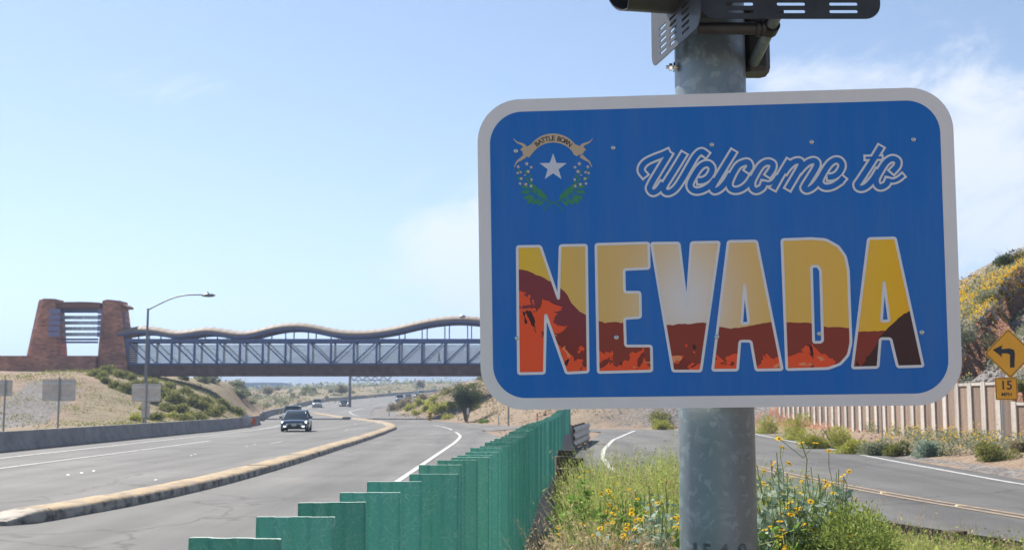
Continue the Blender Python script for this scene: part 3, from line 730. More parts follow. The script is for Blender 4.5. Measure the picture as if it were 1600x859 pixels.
def leafp(x, y, ang, L_, w):
    a = R(ang); d = (math.cos(a), math.sin(a)); n = (-d[1], d[0]); pr = [(0, 0), (.3, .32), (.55, .5), (.72, .38), (.82, .55), (1, .1), (.9, -.1), (.78, -.52), (.66, -.32), (.5, -.5), (.28, -.3)]
    return [(x + d[0] * t * L_ + n[0] * s * w, y + d[1] * t * L_ + n[1] * s * w) for t, s in pr]
for s in (1, -1):
    X_ = lambda x: 440 + (x - 440) * s
    P_ = lambda pts: [EC(X_(x), y) for x, y in pts]
    stems.append([P_(taper([(350, 800), (385, 755), (440, 722), (520, 700), (600, 640), (650, 570), (680, 480), (690, 400)], 11, 5))])
    stems.append([P_(taper([(610, 640), (690, 570), (740, 500), (765, 420)], 8, 4))])
    for x, y, a, l, w in ((500, 705, -70, 80, 34), (530, 695, -75, 95, 36), (560, 680, -78, 105, 40), (600, 640, -80, 90, 36), (630, 600, -75, 80, 30), (520, 705, 30, 70, 34), (555, 695, 22, 90, 38), (600, 672, 30, 100, 42), (610, 655, 12, 110, 40), (640, 620, 2, 100, 36), (650, 590, -15, 90, 30), (560, 680, 45, 70, 34), (660, 540, -60, 60, 20), (675, 470, -60, 55, 20), (730, 520, -40, 60, 20), (745, 450, -70, 50, 18), (668, 500, -120, 50, 18), (655, 560, -110, 50, 20)):
        lv.append([P_(leafp(x, y, a, l, w))])
    for x, y, r_ in ((683, 362, 21), (643, 394, 18), (670, 434, 20), (640, 508, 17), (645, 568, 18), (692, 552, 20), (762, 390, 19), (740, 440, 15), (768, 448, 16), (735, 500, 18), (745, 545, 17), (700, 468, 10)):
        fl.append([P_([(x + r_ * (1 if k % 2 == 0 else .45) * math.cos(R(36 * k + x)), y + r_ * (1 if k % 2 == 0 else .45) * math.sin(R(36 * k + x))) for k in range(10)])])
for k, t_ in enumerate(stems): flat('emblem_stem', [t_], M_GRN2, .0010 + .00006 * k, sign)
for k, t_ in enumerate(lv): flat('emblem_leaf', [t_], M_GRN, .0014 + .00002 * (k % 18), sign)
for k, t_ in enumerate(fl): flat('emblem_blossom', [t_], M_FLW, .0019 + .00002 * (k % 12), sign)
def text_mesh(ch, size, bold=0.0):
    cu = bpy.data.curves.new('t', 'FONT'); cu.body = ch; cu.size = size; cu.align_x = 'CENTER'; cu.offset = bold; cu.resolution_u = 4
    ob = bpy.data.objects.new('t', cu); COL.objects.link(ob); dg = bpy.context.evaluated_depsgraph_get(); me = bpy.data.meshes.new_from_object(ob.evaluated_get(dg))
    bpy.data.objects.remove(ob); bpy.data.curves.remove(cu); return me
tg = G()
msg = 'BATTLE BORN'; wd = {' ': .5, 'L': .85, 'E': .9, 'A': 1.05, 'O': 1.08, 'N': 1.03, 'R': 1.0, 'T': .9, 'B': 1.0}
tot_ = sum(wd[c] for c in msg); acc = 0
for c in msg:
    a = -45 + 90 * (acc + wd[c] / 2) / tot_; acc += wd[c]
    if c == ' ': continue
    me = text_mesh(c, 62, 1.3); M2 = Matrix.Translation((440 + 212 * math.sin(R(a)), 350 - 203 * math.cos(R(a)), 0)) @ Matrix.Rotation(R(a), 4, 'Z')
    vs = []
    for v_ in me.vertices:
        q = M2 @ Vector((v_.co.x, -v_.co.y, 0)); e = EC(q.x, q.y); vs.append((e[0], -.0020, e[1]))
    tg.add(vs, [tuple(p.vertices) for p in me.polygons]); bpy.data.meshes.remove(me)
front(tg, 'emblem_lettering', M_INK, sign)
# --- fixing bolts, back rails and pole bands
M_BOLT = mat('bolt_zinc', (.62, .63, .64), .22, 1.0)
bg_ = G(); rings = []
for r_, d_ in ((.0085, 0), (.0085, .0015), (.0062, .002), (.0055, .0045), (.003, .006), (.0006, .0064)): rings.append([(r_ * math.cos(t), -d_, r_ * math.sin(t)) for t in np.linspace(0, 2 * math.pi, 13)[:-1]])
bg_.loft(rings); bme = bg_.mesh('bolt', smooth=R(35)); bme.materials.append(M_BOLT)
for u, v in ((806, 236), (958, 231), (1112, 226), (1268, 222), (1427, 218), (808, 528), (963, 527), (1120, 526), (1280, 521), (1440, 519)):
    a, b = sp(u, v); link('bolt', bme, None, sign, (a, -.0022, b))
for v in (226, 526):
    b = sp(1112, v)[1]; G().box((0, .024, b), (1.66, .035, .05)).obj('back_rail', M_ALU, sign)

# ------------------------------------------------------------------ pole
PP = at(1119, 640, 4.76); PXc, PYc = PP.x, PP.y
def galv():
    m, nt, N, L, P = new_mat('galvanised_steel'); P.inputs['Metallic'].default_value = .55; P.inputs['Roughness'].default_value = .42
    tc = N.new('ShaderNodeTexCoord'); v = N.new('ShaderNodeTexVoronoi'); v.inputs['Scale'].default_value = 46; v.inputs['Randomness'].default_value = 1
    nn = N.new('ShaderNodeTexNoise'); nn.inputs['Scale'].default_value = 14; nn.inputs['Detail'].default_value = 4; L.new(tc.outputs['Object'], nn.inputs['Vector'])
    ad = N.new('ShaderNodeMix'); ad.data_type = 'VECTOR'; ad.inputs[0].default_value = .09; L.new(tc.outputs['Object'], ad.inputs[4]); L.new(nn.outputs['Color'], ad.inputs[5]); L.new(ad.outputs[1], v.inputs['Vector'])
    bw = N.new('ShaderNodeRGBToBW'); L.new(v.outputs['Color'], bw.inputs[0])
    cr = N.new('ShaderNodeValToRGB'); cr.color_ramp.elements[0].color = (.225, .27, .29, 1); cr.color_ramp.elements[1].color = (.325, .375, .395, 1); cr.color_ramp.elements[0].position = .60; cr.color_ramp.elements[1].position = .92
    L.new(bw.outputs[0], cr.inputs[0])
    n2 = N.new('ShaderNodeTexNoise'); n2.inputs['Scale'].default_value = 3; n2.inputs['Detail'].default_value = 6; L.new(tc.outputs['Object'], n2.inputs['Vector'])
    mx = N.new('ShaderNodeMix'); mx.data_type = 'RGBA'; mx.blend_type = 'MULTIPLY'; mx.inputs[0].default_value = .4
    c2 = N.new('ShaderNodeValToRGB'); c2.color_ramp.elements[0].color = (.6, .6, .58, 1); c2.color_ramp.elements[0].position = .35; c2.color_ramp.elements[1].position = .6; L.new(n2.outputs[0], c2.inputs[0])
    L.new(cr.outputs[0], mx.inputs[6]); L.new(c2.outputs[0], mx.inputs[7]); L.new(mx.outputs[2], P.inputs['Base Color'])
    r_ = N.new('ShaderNodeMapRange'); r_.inputs[3].default_value = .34; r_.inputs[4].default_value = .55; L.new(bw.outputs[0], r_.inputs[0]); L.new(r_.outputs[0], P.inputs['Roughness'])
    return m
M_GALV = galv()
zb = lz(PXc, PYc) - .05
pole = empty('signal_pole', (PXc, PYc, zb), 'thick galvanised steel pole carrying the welcome sign and traffic signals', 'pole')
prad = lambda z: .1525 - .0042 * (z - 1.4)
nP = 40; zs = [0, .3, 1.0, 2.0, 3.0, 4.0, 5.2]
def ring(r_, z, n=nP): return [(r_ * math.cos(2 * math.pi * k / n), r_ * math.sin(2 * math.pi * k / n), z) for k in range(n)]
G().loft([ring(prad(zb + z), z) for z in zs]).obj('shaft', M_GALV, pole, smooth=R(40))
G().box((0, 0, .02), (.46, .46, .04)).obj('base_plate', M_GALV, pole)
G().loft([ring(.15, 5.2), ring(.145, 5.25), ring(.08, 5.30), ring(.01, 5.32)]).obj('cap', M_GALV, pole, smooth=R(40))
M_STEN = mat('stencil_black', (.03, .032, .035), .6, col2=(.16, .19, .20), vscale=55)
for ch, u in (('1', 1076), ('5', 1092), ('4', 1116), ('0', 1146)):
    me = text_mesh(ch, .085, .002); ang0 = math.asin(max(-.98, min(.98, (u - 1119) / F * 4.72 / .153))); zt = at(1119, 847, 4.6).z - zb - .066
    vs = []
    for v_ in me.vertices:
        a = ang0 + v_.co.x / .153; rr = .1535 + .0012; vs.append((rr * math.sin(a), -rr * math.cos(a), zt + v_.co.y))
    G().add(vs, [tuple(p.vertices) for p in me.polygons]).obj('stencil_digit', M_STEN, pole); bpy.data.meshes.remove(me)
for v in (226, 526):
    b = SIGN_M @ Vector((0, .02, sp(1112, v)[1])); z = b.z - zb; r_ = prad(b.z) + .004
    g = G(); g.loft([ring(r_, z - .016), ring(r_ + .003, z - .016), ring(r_ + .003, z + .016), ring(r_, z + .016)], cap=False).obj('band', M_BOLT, pole, smooth=R(40))
    G().box((0, -(r_ + .022), z), (.07, .055, .04)).obj('bracket', M_ALU, pole)

# ------------------------------------------------------------------ traffic signals on the pole
M_SIG = mat('signal_paint', (.035, .034, .036), .5, var=.25, vscale=14, coat=.1); M_SIGIN = mat('signal_black', (.012, .012, .013), .6); M_BRK = mat('bracket_bronze', (.055, .05, .048), .45, .3, var=.3, vscale=9)
M_LENS = [mat('lens_' + n, c, .15, coat=.6) for n, c in (('red', (.16, .012, .01)), ('amber', (.20, .11, .012)), ('green', (.015, .13, .07)))]
def signal_head(root, width, slots):
    """local frame: X along the plate, Z up from the plate's lower edge, -Y towards traffic"""
    H = 1.36
    holes = []
    for row in range(2, 15):
        pass
    for (x0, x1, z) in slots: holes.append(rrect(x1 - x0, .012, .0055, 3, (x0 + x1) / 2, z))
    o = flat('backplate', [[rrect(width, H, .055, 6, 0, H / 2)] + holes], M_SIG, .002, root, .004)
    for k in range(3):
        z = .13 + .18 + k * .365
        h = G().box((0, .10, z), (.335, .19, .355)).obj('housing', M_SIG, root); bevel(h, .03, 3)
        rg = lambda r_, y: [(r_ * math.cos(t), y, z + r_ * math.sin(t)) for t in np.linspace(0, 2 * math.pi, 25)[:-1]]
        G().loft([rg(.15, -.004), rg(.15, -.01), rg(.12, -.03), rg(.05, -.042), rg(.002, -.045)], cap=False).obj('lens', M_LENS[2 - k], root, smooth=True)
        vg = G(); ang = [t for t in np.linspace(-90, 270, 33)]
        for yy, rr in ((-.004, .160), (-.27, .156)):
            pass
        ra, rb = .163, .158
        loop = lambda r_, y0, k_: [(r_ * math.cos(R(t)), (-.30 + .0006 * abs(t - 90)) * y0 - .004, z + r_ * math.sin(R(t))) for t in ang]
        A, B, C, D = loop(ra, 0, 0), loop(ra, 1, 0), loop(rb, 1, 0), loop(rb, 0, 0)
        vg.loft([A, B, C, D], cap=False, closed=False); vg.obj('visor', M_SIG, root, smooth=R(40))
    return o
slots = []
def sig_a():
    p0 = at(1095, 30, 4.33); p1 = at(1376, 30, 4.33); w = p1.x - p0.x; cx = (p0.x + p1.x) / 2
    root = empty('traffic_signal', (cx, 4.33, p0.z), 'black traffic signal with slotted backplate squarely above the sign, right of the pole', 'traffic signal')
    sl = []
    for u0, u1 in ((1135, 1177), (1214, 1258), (1296, 1340)):
        for k in range(16):
            z = .028 + .029 * k
            if k > 3 and 1200 < u0 < 1290: continue
            sl.append((at(u0, 20, 4.33).x - cx, at(u1, 20, 4.33).x - cx, z))
    signal_head(root, w, sl); return root
sig_a()
def sig_b():
    pf = at(1022, 105, 4.86); pn = Vector((at(1092, 45, 4.32).x, 4.32, pf.z)); d = Vector((pn.x - pf.x, pn.y - pf.y, 0)); w = d.length; mid = (pf + pn) / 2
    ang = math.atan2(-d.y, -d.x)                    # local +X runs from near edge to far edge
    root = empty('traffic_signal', (mid.x, mid.y, pf.z), 'black traffic signal with hooded visor turned to the left, above the sign', 'traffic signal', rz=ang + math.pi)
    sl = []
    for k0 in (-.19, -.06, .09):
        for k in range(5): sl.append((k0, k0 + .085, .03 + .026 * k))
    signal_head(root, w + .05, sl); return root
sb = sig_b()
brk = empty('signal_bracket', (PXc, PYc, 3.3), 'dark tubular bracket joining the traffic signals to the pole', 'bracket')
def loc_(p): return Vector(p) - Vector((PXc, PYc, 3.3))
a = at(1088, 45, 4.40); b = at(1194, 45, 4.40)
G().tube([loc_(a), loc_(b)], .0235, 14).obj('cross_pipe', M_BRK, brk, smooth=R(40))
e0 = at(1216, 18, 4.38); e1 = at(1178, 98, 4.74)
G().tube([loc_(e0), loc_(e1)], .0225, 14).obj('arm_pipe', M_GALV, brk, smooth=R(40))
m0 = e0.lerp(e1, .30); dd = (e1 - e0).normalized()
G().tube([loc_(m0 - dd * .022), loc_(m0 + dd * .022)], .033, 16).obj('collar', M_BRK, brk, smooth=R(40))
for t in (at(1184, 45, 4.4), at(1192, 45, 4.4)):
    G().tube([loc_(t) - Vector((.007, 0, 0)), loc_(t) + Vector((.007, 0, 0))], .031, 16).obj('collar', M_BRK, brk, smooth=R(40))
c = at(1180, 98, 4.80); g = G()
oct_ = lambda s, z: [loc_((c.x + s * .054 * x, c.y + s * .06 * y, z)) for x, y in ((-1, -.6), (-.6, -1), (.6, -1), (1, -.6), (1, .6), (.6, 1), (-.6, 1), (-1, .6))]
zt_, zb_ = at(1180, 20, 4.8).z, at(1180, 117, 4.8).z
g.loft([oct_(.9, zb_), oct_(1, zb_ + .02), oct_(1, zt_)]).obj('junction_box', M_BRK, brk)
G().box(loc_((PXc + .13, 4.80, (zt_ + zb_) / 2)), (.14, .05, .05)).obj('clamp', M_BRK, brk)
bo = at(1050, 105, 4.72)
bt = G(); bt.tube([loc_(bo + Vector((-.025, 0, 0))), loc_((PXc - .1, PYc - .03, bo.z))], .007, 8); bt.tube([loc_(bo + Vector((-.012, 0, 0))), loc_(bo + Vector((.0, 0, 0)))], .015, 6); bt.tube([loc_(bo + Vector((.004, 0, 0))), loc_(bo + Vector((.012, 0, 0)))], .020, 10)
bt.obj('through_bolt', M_BOLT, brk)
# ------------------------------------------------------------------ concrete barriers
M_CONC = mat('barrier_concrete', (.34, .31, .28), .85, col2=(.20, .19, .18), vscale=1.2, bump=.4, bscale=25, detail=8)
M_CONC2 = mat('barrier_concrete_weathered', (.30, .28, .26), .85, col2=(.17, .16, .15), vscale=2.5, bump=.4, bscale=25, detail=8)
def barrier(name, T, y0, y1, h, label, m_, step=2.0, z0=None, off=0.0):
    prof = [(-.30, -.3), (-.30, .08), (-.19, .25), (-.10, h - .03), (-.08, h), (.08, h), (.10, h - .03), (.19, .25), (.30, .08), (.30, -.3)]
    g = G(); rings = []
    for y in np.arange(y0, y1 + .01, step):
        x = float(ev(T, y)) + off; dx = (float(ev(T, y + .5)) - float(ev(T, y - .5))); d = Vector((dx, 1, 0)).normalized(); r_ = Vector((d.y, -d.x, 0)); z = float(ev(T_ZR, y))
        rings.append([Vector((x, y, z)) + r_ * a + Vector((0, 0, b)) for a, b in prof])
    g.loft(rings); return tag(g.obj(name, m_, None, smooth=R(30)), label, 'barrier')
barrier('concrete_barrier', T_XL, -26, 108, .82, 'long grey concrete barrier along the far left edge of the highway', M_CONC, off=-.35)
barrier('concrete_barrier', T_XL, 128, 640, .82, 'grey concrete barrier following the far curve of the highway', M_CONC, 4.0, off=-.35)
barrier('concrete_barrier', T_BC, -20, 51, .70, 'concrete barrier under the green glare screen', M_CONC2, .5)

# ------------------------------------------------------------------ glare screen: green fibreglass slats
def slat_mat():
    m, nt, N, L, P = new_mat('green_fibreglass'); tc = N.new('ShaderNodeTexCoord')
    oi = N.new('ShaderNodeObjectInfo'); ad = N.new('ShaderNodeVectorMath'); ad.operation = 'ADD'; sc = N.new('ShaderNodeVectorMath'); sc.operation = 'SCALE'; sc.inputs[3].default_value = 9
    cm = N.new('ShaderNodeCombineXYZ'); L.new(oi.outputs['Random'], cm.inputs[0]); L.new(oi.outputs['Random'], cm.inputs[2]); L.new(cm.outputs[0], sc.inputs[0]); L.new(tc.outputs['Object'], ad.inputs[0]); L.new(sc.outputs[0], ad.inputs[1])
    # crossed fibres: two stretched noises, warped
    fib = None
    for ang, off in ((35, 0), (-40, 5), (80, 11), (-10, 17)):
        mp = N.new('ShaderNodeMapping'); mp.vector_type = 'TEXTURE'; mp.inputs['Rotation'].default_value = (0, R(ang), 0); mp.inputs['Scale'].default_value = (1 / 260, 1 / 40, 1 / 30); mp.inputs['Location'].default_value = (off, 0, off); L.new(ad.outputs[0], mp.inputs[0])
        n = N.new('ShaderNodeTexNoise'); n.inputs['Scale'].default_value = 1; n.inputs['Detail'].default_value = 2; n.inputs['Distortion'].default_value = .9; L.new(mp.outputs[0], n.inputs['Vector'])
        k = N.new('ShaderNodeMapRange'); k.inputs[1].default_value = .60; k.inputs[2].default_value = .72; L.new(n.outputs[0], k.inputs[0])
        if fib is None: fib = k.outputs[0]
        else:
            mxx = N.new('ShaderNodeMath'); mxx.operation = 'MAXIMUM'; L.new(fib, mxx.inputs[0]); L.new(k.outputs[0], mxx.inputs[1]); fib = mxx.outputs[0]
    big = N.new('ShaderNodeTexNoise'); big.inputs['Scale'].default_value = 9; big.inputs['Detail'].default_value = 5; L.new(ad.outputs[0], big.inputs['Vector'])
    ml = N.new('ShaderNodeMath'); ml.operation = 'MULTIPLY'; L.new(fib, ml.inputs[0])
    bk = N.new('ShaderNodeMapRange'); bk.inputs[1].default_value = .35; bk.inputs[2].default_value = .7; bk.inputs[3].default_value = .2; bk.inputs[4].default_value = 1.0; L.new(big.outputs[0], bk.inputs[0]); L.new(bk.outputs[0], ml.inputs[1])
    cr = N.new('ShaderNodeMix'); cr.data_type = 'RGBA'; cr.inputs[6].default_value = (.12, .43, .35, 1); cr.inputs[7].default_value = (.50, .74, .65, 1); L.new(ml.outputs[0], cr.inputs[0])
    hv = N.new('ShaderNodeHueSaturation'); rv = N.new('ShaderNodeMapRange'); rv.inputs[3].default_value = .72; rv.inputs[4].default_value = 1.28; L.new(oi.outputs['Random'], rv.inputs[0]); L.new(rv.outputs[0], hv.inputs['Value']); hv.inputs['Saturation'].default_value = .9; L.new(cr.outputs[2], hv.inputs['Color']); L.new(hv.outputs[0], P.inputs['Base Color']); P.inputs['Roughness'].default_value = .55
    tr = N.new('ShaderNodeBsdfTranslucent'); tr.inputs[0].default_value = (.10, .55, .42, 1); mx = N.new('ShaderNodeMixShader'); mx.inputs[0].default_value = .26
    L.new(P.outputs[0], mx.inputs[1]); L.new(tr.outputs[0], mx.inputs[2]); L.new(mx.outputs[0], N['Material Output'].inputs[0])
    b = N.new('ShaderNodeBump'); b.inputs['Strength'].default_value = .25; b.inputs['Distance'].default_value = .002; L.new(fib, b.inputs['Height']); L.new(b.outputs[0], P.inputs['Normal'])
    return m
M_SLAT = slat_mat()
screen = empty('glare_screen', (0, 0, 0), 'row of upright green fibreglass slats standing on the concrete barrier', 'glare screen')
W, TOP, BOT = .2, 1.708, .70
# slightly cupped blade
g = G(); px_s = [-.100, -.094, -.060, -.048, -.016, -.004, .030, .042, .094, .100]; py_s = [-.012, -.004, 0, -.010, -.010, 0, 0, -.008, -.004, -.012]
fr = list(zip(px_s, py_s)); bk = [(x, y + .010) for x, y in fr]
lp = fr + bk[::-1]; g.loft([[(x, y, BOT) for x, y in lp], [(x, y, TOP) for x, y in lp]]); sme_ = g.mesh('slat', smooth=R(20)); sme_.materials.append(M_SLAT); sme_.materials.append(mat('cut_edge_sunlit', (.50, .60, .54), .7))  # pale cut edge, with the sunlit top line put into its colour
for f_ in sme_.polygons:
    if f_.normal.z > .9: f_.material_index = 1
near = [(-.709, 2.6), (-.661, 3.06), (-.627, 3.6), (-.552, 3.98), (-.531, 4.46), (-.42, 4.82), (-.436, 5.6), (-.362, 5.97), (-.323, 6.3)]
spots = [(x + .1, y) for x, y in near]
y = -3.0; pre = []
while y < 2.3: pre.append((float(ev(T_BC, y)), y)); y += .46
y = 6.72
while y < 51: spots.append((float(ev(T_BC, y)), y)); y += .46 + rnd.uniform(-.03, .03)
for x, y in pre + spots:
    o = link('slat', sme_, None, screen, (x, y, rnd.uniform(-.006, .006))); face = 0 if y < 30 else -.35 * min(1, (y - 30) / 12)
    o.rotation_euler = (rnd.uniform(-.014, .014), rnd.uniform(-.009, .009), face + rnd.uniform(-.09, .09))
M_ZINC = mat('zinc', (.5, .51, .52), .4, .9)
g = G()
for y in np.arange(-3, 51, 1.0):
    a, b = float(ev(T_BC, y)), float(ev(T_BC, y + 1)); g.bar((a, y, .708), (b, y + 1, .708), .05, .012)
g.obj('base_rail', M_ZINC, screen)
fg = G().box((0, 0, .012), (.05, .05, .02)); fm = fg.mesh('foot_bracket'); fm.materials.append(M_ZINC)
for x, y in spots[:60]: link('foot_bracket', fm, None, screen, (x + .08, y - .01, .706))

# ------------------------------------------------------------------ guardrails
M_WOOD = mat('guardrail_timber', (.11, .075, .05), .9, col2=(.045, .033, .026), vscale=5, stretch=(6, 6, 1), bump=.6, bscale=30)
M_GUARD = mat('guardrail_steel', (.40, .41, .41), .45, .75, var=.2, vscale=3); M_GUARD_SHADE = mat('guardrail_shaded', (.12, .12, .12), .7, .3, var=.25, vscale=3)  # second steel is darker: shade on the ramp rail put into its colour
def wbeam(path, h, lobes, label, posts=2.0, side=1, m_=None):
    root = empty('guardrail', path[0], label, 'guardrail'); o = Vector(path[0]); g = G(); rings = []
    hw = .155 * lobes; pr = []
    for k in range(lobes * 6 + 1):
        t = k / (lobes * 6); pr.append((.042 * math.cos(2 * math.pi * t * lobes + math.pi), (t - .5) * 2 * hw))
    pts = [Vector(p) for p in path]
    for i, p in enumerate(pts):
        d = (pts[min(i + 1, len(pts) - 1)] - pts[max(0, i - 1)]); d.z = 0; d.normalize(); r_ = Vector((d.y, -d.x, 0)) * side
        rings.append([p - o + r_ * (.1 + a) + Vector((0, 0, h - hw + b)) for a, b in pr] + [p - o + r_ * (.1 + a - .006) + Vector((0, 0, h - hw + b)) for a, b in pr[::-1]])
    g.loft(rings); g.obj('rail', m_ or M_GUARD, root, smooth=R(50))
    s = 0; last = -9
    for i in range(len(pts)):
        if i: s += (pts[i] - pts[i - 1]).length
        if s - last >= posts or i == 0:
            last = s; p = pts[i] - o; d = (pts[min(i + 1, len(pts) - 1)] - pts[max(0, i - 1)]).normalized(); ang = math.atan2(d.y, d.x); M3 = Matrix.Rotation(ang, 3, 'Z')
            r_ = Vector((d.y, -d.x, 0)) * side
            bevel(G().box(p - r_ * .13 + Vector((0, 0, h / 2 - .15)), (.15, .2, h + .38), M3).obj('post', M_WOOD, root), .012, 2)
            bevel(G().box(p - r_ * .005 + Vector((0, 0, h - hw)), (.15, .11, .36), M3).obj('spacer_block', M_WOOD, root), .012, 2)
    return root
gp = resample(smooth_path([(1.42, 23.6, 0), (1.75, 21.5, 0), (2.6, 17.8, 0), (3.7, 14.2, 0), (4.8, 11.2, 0), (6.6, 7, 0), (9.4, 1.5, 0)], 10), .5)
wbeam([p + Vector((0, 0, .0)) for p in gp], .70, 2, 'low steel guardrail on timber posts behind the roadside flowers, along the ramp', 1.9, -1, M_GUARD_SHADE)
# stacked timber blocks and a folded metal end at the near tip of the guardrail
tb = empty('guardrail_end', (1.05, 18.4, 0), 'dark weathered timber posts with steel end plate beside the green screen', 'guardrail end')
for k, (x, y, w, d, h) in enumerate(((.80, 18.6, .22, .2, .98), (1.02, 18.4, .2, .2, .99), (.86, 20.1, .26, .22, 1.10), (1.10, 20.4, .22, .22, 1.06), (.95, 21.6, .26, .22, 1.14))):
    bevel(G().box((x - 1.05, y - 18.4, h / 2 - .1), (w, d, h + .2), Matrix.Rotation(rnd.uniform(-.1, .1), 3, 'Z')).obj('timber_post', M_WOOD, tb), .012, 2)
G().add([(0.2, -1.2, .40), (.72, -1.5, .42), (.70, -1.46, .86), (.2, -1.15, .84), (.21, -1.17, .40), (.73, -1.47, .42), (.71, -1.43, .86), (.21, -1.12, .84)], [(0, 1, 2, 3), (7, 6, 5, 4), (0, 4, 5, 1), (1, 5, 6, 2), (2, 6, 7, 3), (3, 7, 4, 0)]).obj('end_plate', M_GUARD, tb)
G().box((.20, -1.2, .3), (.05, .05, 1.15)).obj('end_post', M_ZINC, tb)
# far guardrail where the screen ends
fp = resample(smooth_path([(2.6, 51.5, 0), (2.9, 54, 0), (3.4, 58, 0), (4.0, 63, 0)], 8), .6)
wbeam(fp, .92, 3, 'bright three-ribbed steel guardrail at the end of the green screen', 1.9, 1)
g = G(); rr_ = [[(2.3 + i * .16, 50.9 + .05 * i, -.2), (2.62 + i * .16, 51.0 + .05 * i, -.2), (2.56 + i * .16, 51.0, h), (2.36 + i * .16, 50.95, h)] for i, h in ((0, .98), (1, .96), (2, .86), (3, .6))]
g = G(); g.loft([[(2.15, y_, -.2), (2.75, y_, -.2), (2.62, y_, .3), (2.56, y_, h), (2.36, y_, h), (2.30, y_, .3)] for y_, h in ((50.9, 1.05), (51.6, 1.05), (52.4, .95), (53.2, .8))])
tag(g.obj('barrier_end', M_CONC, None), 'tapered concrete end block between the green screen and steel guardrail', 'barrier')

# ------------------------------------------------------------------ retaining wall right of the ramp
M_PANEL = mat('wall_aggregate', (.34, .24, .175), .95, col2=(.17, .12, .09), vscale=34, bump=.9, bscale=42, detail=4, bdist=.03)
M_COLM = mat('wall_column', (.55, .50, .45), .9, col2=(.44, .40, .36), vscale=3, bump=.2, bscale=30)
def tint(m, lo, hi):
    nt = m.node_tree; N = nt.nodes; P = N['Principled BSDF']; l = P.inputs['Base Color'].links[0]; src = l.from_socket
    oi = N.new('ShaderNodeObjectInfo'); mr = N.new('ShaderNodeMapRange'); mr.inputs[3].default_value = lo; mr.inputs[4].default_value = hi; nt.links.new(oi.outputs['Random'], mr.inputs[0])
    hs = N.new('ShaderNodeHueSaturation'); nt.links.new(mr.outputs[0], hs.inputs['Value']); nt.links.new(src, hs.inputs['Color'])
    tc = N.new('ShaderNodeTexCoord'); mp = N.new('ShaderNodeMapping'); mp.inputs['Scale'].default_value = (5, 5, .35); nt.links.new(tc.outputs['Object'], mp.inputs[0]); ad = N.new('ShaderNodeVectorMath'); nt.links.new(mp.outputs[0], ad.inputs[0])
    cb = N.new('ShaderNodeCombineXYZ'); sc = N.new('ShaderNodeMath'); sc.operation = 'MULTIPLY'; sc.inputs[1].default_value = 37; nt.links.new(oi.outputs['Random'], sc.inputs[0]); nt.links.new(sc.outputs[0], cb.inputs[0]); nt.links.new(cb.outputs[0], ad.inputs[1])
    n = N.new('ShaderNodeTexNoise'); n.inputs['Scale'].default_value = 1.3; n.inputs['Detail'].default_value = 5; nt.links.new(ad.outputs[0], n.inputs['Vector']); cr = N.new('ShaderNodeValToRGB'); cr.color_ramp.elements[0].color = (.55, .52, .5, 1); cr.color_ramp.elements[0].position = .32; cr.color_ramp.elements[1].position = .55; nt.links.new(n.outputs[0], cr.inputs[0])
    mx = N.new('ShaderNodeMix'); mx.data_type = 'RGBA'; mx.blend_type = 'MULTIPLY'; mx.inputs[0].default_value = .7; nt.links.new(hs.outputs[0], mx.inputs[6]); nt.links.new(cr.outputs[0], mx.inputs[7]); nt.links.new(mx.outputs[2], P.inputs['Base Color'])
tint(M_PANEL, .75, 1.25); tint(M_COLM, .85, 1.12)
wall = empty('retaining_wall', (19.2, 40, 0), 'long brown aggregate-panel retaining wall with pale concrete columns at right', 'wall')
def wxy(s): return Vector((19.25 + .012 * s, 41.0 + s, 0)) - Vector((19.2, 40, 0))
def wtop(s):
    if s < 2.2: return 1.62
    if s < 4.6: return 2.0
    if s < 6.4: return 2.42
    return 2.75 + .004 * s
pit = 1.5; nW = 32; base = -.1
cols_m = {}
def unit(name, m_, sx, sy, sz, bev=0.0):
    k = (name, round(sx, 3), round(sy, 3), round(sz, 3))
    if k not in cols_m:
        me = G().box((0, 0, sz / 2), (sx, sy, sz)).mesh(name); me.materials.append(m_); cols_m[k] = me
    return cols_m[k]
for i in range(-3, nW):
    s = i * pit; h = round((wtop(s) + wtop(s + .01)) / 2, 1); p = wxy(s)
    hz = h + (.03 if i % 2 else .0)
    link('column', unit('column', M_COLM, .28, .44, hz - base), None, wall, (p.x - .02, p.y, base))
    q = wxy(s + pit / 2); h2 = round(wtop(s + pit / 2), 1)
    link('panel', unit('panel', M_PANEL, .16, pit - .44, h2 - .12 - base), None, wall, (q.x, q.y, base))
    link('coping', unit('coping', M_COLM, .24, pit - .45, .115), None, wall, (q.x - .01, q.y, h2 - .118))

# ------------------------------------------------------------------ warning sign beside the ramp
M_AMB = mat('sign_amber', (1.0, .45, .010), .5, var=.05, vscale=3); M_BLK = mat('sign_black', (.012, .012, .014), .5); M_SBACK = mat('sign_back', (.60, .54, .49), .65, .0, var=.12, vscale=3)
M_POST = mat('sign_post_steel', (.32, .33, .34), .5, .7, var=.15)
ws = at(1569, 660, 43.0); wz = lz(ws.x, ws.y) - .05
turn = empty('turn_warning_sign', (ws.x, 43.0, wz), 'amber diamond left-turn arrow sign with 15 MPH plate on a steel post', 'traffic sign')
def to_l(u, v): p = at(u, v, 42.95); return (p.x - ws.x, p.z - wz)
G().box((0, .06, 1.9), (.10, .05, 3.9)).obj('post', M_ZINC, turn)
cxy = to_l(1577, 552); hw = (to_l(1616, 552)[0] - to_l(1538, 552)[0]) / 2
dia = lambda k, n=0: [(cxy[0] + x * hw * k, cxy[1] + y * hw * k) for x, y in round_poly([(1, 0), (0, 1), (-1, 0), (0, -1)], .10)]
d_ = flat('diamond_plate', [[dia(1.0)]], M_AMB, .05, turn, .006); flat('diamond_border', [[dia(.965), dia(.925)[::-1]]], M_BLK, .052, d_)
